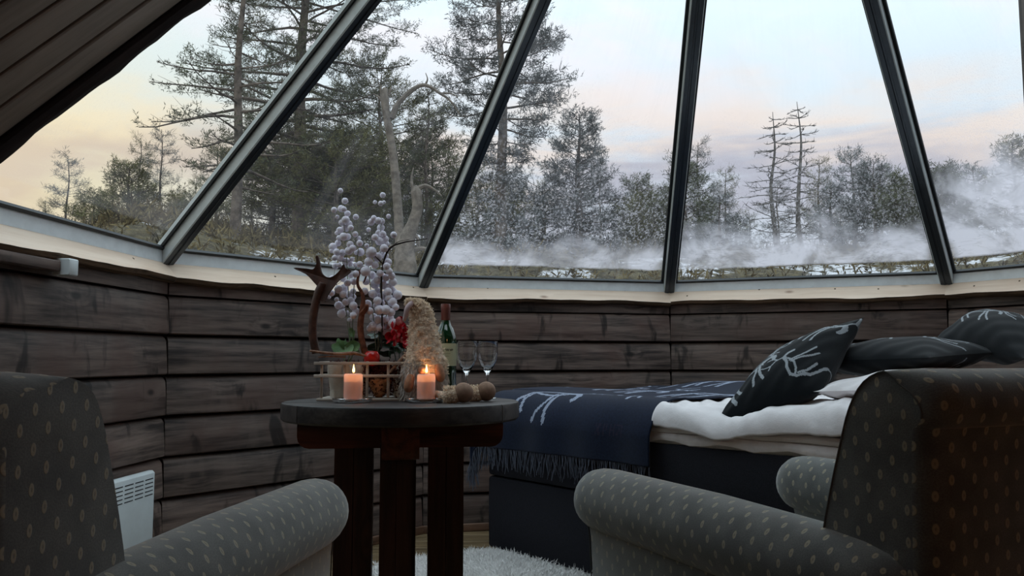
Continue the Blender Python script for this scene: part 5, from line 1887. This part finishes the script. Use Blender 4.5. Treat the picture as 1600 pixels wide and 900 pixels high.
def fat(st_, k=1.15): return [(a_, w_ * k) for a_, w_ in st_]
cst = fat(reindeer(.13, .14, .19, .5, 1) + reindeer(.34, .36, .19, -.3, 1) + reindeer(.36, .14, .17, 2.2, 1) + reindeer(.10, .36, .16, 2.8, -1))
tipL, tipR = ray(1117, 661, 2.84), ray(1350, 496, 2.88)
nearc, farc = ray(1285, 612, 2.66), ray(1205, 572, 3.06)
pillow('cushion', 'dark velvet cushion with pale antler figures, propped on one corner', (tipL, nearc, tipR, farc), .088, [M_velvet, M_velpat], cst, 150, S=.47, group='dark antler cushions', seed=1)
def bedpt(t_, n_, z): return BC + BU * t_ + BN * n_ + Vector((0, 0, z))
c_ = [bedpt(1.36, .36, .86), bedpt(1.82, .30, .875), bedpt(1.86, .76, .895), bedpt(1.40, .80, .875)]
pillow('cushion', 'dark antler cushion lying flat behind the propped cushion', c_, .070, [M_velvet, M_velpat], reindeer(.18, .22, .2, .3, 1) + reindeer(.36, .3, .16, 2, 1), 110, S=.46, group='dark antler cushions', seed=4)
c_ = [bedpt(1.74, .52, .83), bedpt(1.96, .46, .93), bedpt(1.90, 1.0, 1.02), bedpt(1.66, 1.02, .88)]
cR = [ray(1456, 535, 3.12), ray(1600, 560, 2.62), ray(1640, 512, 2.85), ray(1525, 496, 3.28)]
pillow('cushion', 'dark antler cushion heaped against the wall at the bed head', cR, .085, [M_velvet, M_velpat], reindeer(.2, .22, .2, .3, 1) + reindeer(.36, .36, .16, 1, 1), 110, S=.46, group='dark antler cushions', seed=7)
c_ = [bedpt(1.50, .14, .765), bedpt(1.95, .06, .790), bedpt(1.95, .80, .790), bedpt(1.52, .84, .775)]
pillow('bed_pillow', 'white bed pillow under the dark cushions', c_, .062, M_linen, None, 60, 'pillow', wrk=.006)

# ------------------------------------------------------------------ sheepskin
SK = ray(720, 885, 3.45)
gx0, gy0 = -.06, 3.28
V, F = [], []
N = 60
def skr(a): return (1 + .10 * math.sin(2 * a + .6) + .06 * math.sin(3 * a + 1) + .05 * math.sin(5 * a))
RXX, RYY = .52, .50
rows = 16
m = M()
V = [(0, 0, .035)]
for i in range(1, rows + 1):
    for k in range(N):
        a = 2 * pi * k / N
        f = i / rows
        V.append((RXX * f * skr(a) * math.cos(a), RYY * f * skr(a) * math.sin(a), .003 + .032 * (1 - f ** 5) + .003 * math.sin(k * 1.7 + i)))
F = [(0, 1 + k, 1 + (k + 1) % N) for k in range(N)]
for i in range(rows - 1):
    for k in range(N):
        a0 = 1 + i * N; b1 = a0 + N; k2 = (k + 1) % N
        F.append((a0 + k, b1 + k, b1 + k2, a0 + k2))
m.add(V, F)
M_skin = plain('white_sheepskin', rgb(240, 238, 236), .95, .1, noise=.06, scale=30)
sk = m.build('sheepskin_rug', M_skin, None, True, 0, (gx0, gy0, 0))
tag(sk, 'white long-haired sheepskin rug on the floor under the table', 'rug')
Cs, Ds, Ls = [], [], []
g = random.Random(2)
for i in range(9000):
    a = g.uniform(0, 2 * pi); f = math.sqrt(g.random())
    Cs.append((RXX * f * skr(a) * math.cos(a), RYY * f * skr(a) * math.sin(a), .010 + .03 * (1 - f ** 5)))
    Ds.append((math.cos(a) * .6 + g.gauss(0, .4), math.sin(a) * .6 + g.gauss(0, .4), .8)); Ls.append(g.uniform(.014, .028))
tufts_mesh('wool', Cs, Ds, Ls, 9, M_skin, sk, 7, .003, .55)

# ------------------------------------------------------------------ radiator and bracket on the west wall
loc, rz = facet_base(FAC[0][0], APW)
ha = empty('panel_heater', loc, rz); tag(ha, 'white electric panel heater on the wall behind the left armchair', 'heater')
tx = Vector((math.cos(rz), math.sin(rz), 0))
qx = (Vector((-1.259, 2.967, 0)) - loc).dot(tx)
xs1, xs0 = qx, qx - .80
sgnx = 1
m = rbox((xs0, -.075, .075), (xs1, -.045, .480), .008); m.build('panel', M_white, ha, True, 40)
rbox((xs0 + .03, -.046, .10), (xs1 - .03, -.012, .45), .004).build('body', M_white, ha, True, 40)
sl_me = rbox((0, -.0758, 0), (.054, -.0748, .0035), .0004).build('slot', M_slot, link=False)
for r2 in range(5):
    for k in range(11):
        newobj('slot', sl_me, ha, (xs1 - .014 - .066 * (k + 1) + .008, 0, .452 - .0135 * r2))
for x in (xs0 + .15, xs1 - .15):
    rbox((x - .02, -.014, .12), (x + .02, -.0005, .42), .002).build('bracket', M_slot, ha)
q = Vector((-1.345, 2.46, 0)); xx = (q - loc).dot(tx)
br = rbox((xx - .022, -.060, 1.118), (xx + .022, -.004, 1.168), .003).build('wall_bracket', M_white, None, True, 40, loc, (0, 0, rz))
tag(br, 'small white block fixed under the pale board on the left wall', 'bracket')
bt_ = rbox((xx - .75, -.034, 1.128), (xx - .024, -.004, 1.160), .003).build('wall_batten', M_plank, None, True, 40, loc, (0, 0, rz))
tag(bt_, 'dark wooden batten running up to the small white block', 'batten')

# warm lamp on the cabin's back wall, behind the viewer
lp = empty('wall_lamp', (1.5, -1.88, 1.55)); tag(lp, 'warm wall lamp on the cabin back wall behind the viewer', 'lamp')
m = M(); m.box((-.05, -.019, -.07), (.05, 0, .07)); m.build('base', M_white, lp, False)
M_bulb = bpy.data.materials.new('lamp_shade_glow'); M_bulb.use_nodes = True
pb = M_bulb.node_tree.nodes['Principled BSDF']; pb.inputs['Base Color'].default_value = rgb(230, 190, 140)
pb.inputs['Emission Color'].default_value = (1, .45, .18, 1); pb.inputs['Emission Strength'].default_value = 3.0
m = M(); m.lathe([(.03, -.08), (.07, -.08), (.05, .08), (.03, .08)], 24, (0, .08, 0)); m.build('lamp_shade', M_bulb, lp)
ld = bpy.data.lights.new('lamp_light', 'POINT'); ld.energy = 9.0; ld.color = (1, .42, .18); ld.shadow_soft_size = .06
lo_ = bpy.data.objects.new('lamp_light', ld); COL.objects.link(lo_); lo_.parent = lp; lo_.location = (0, .16, 0)
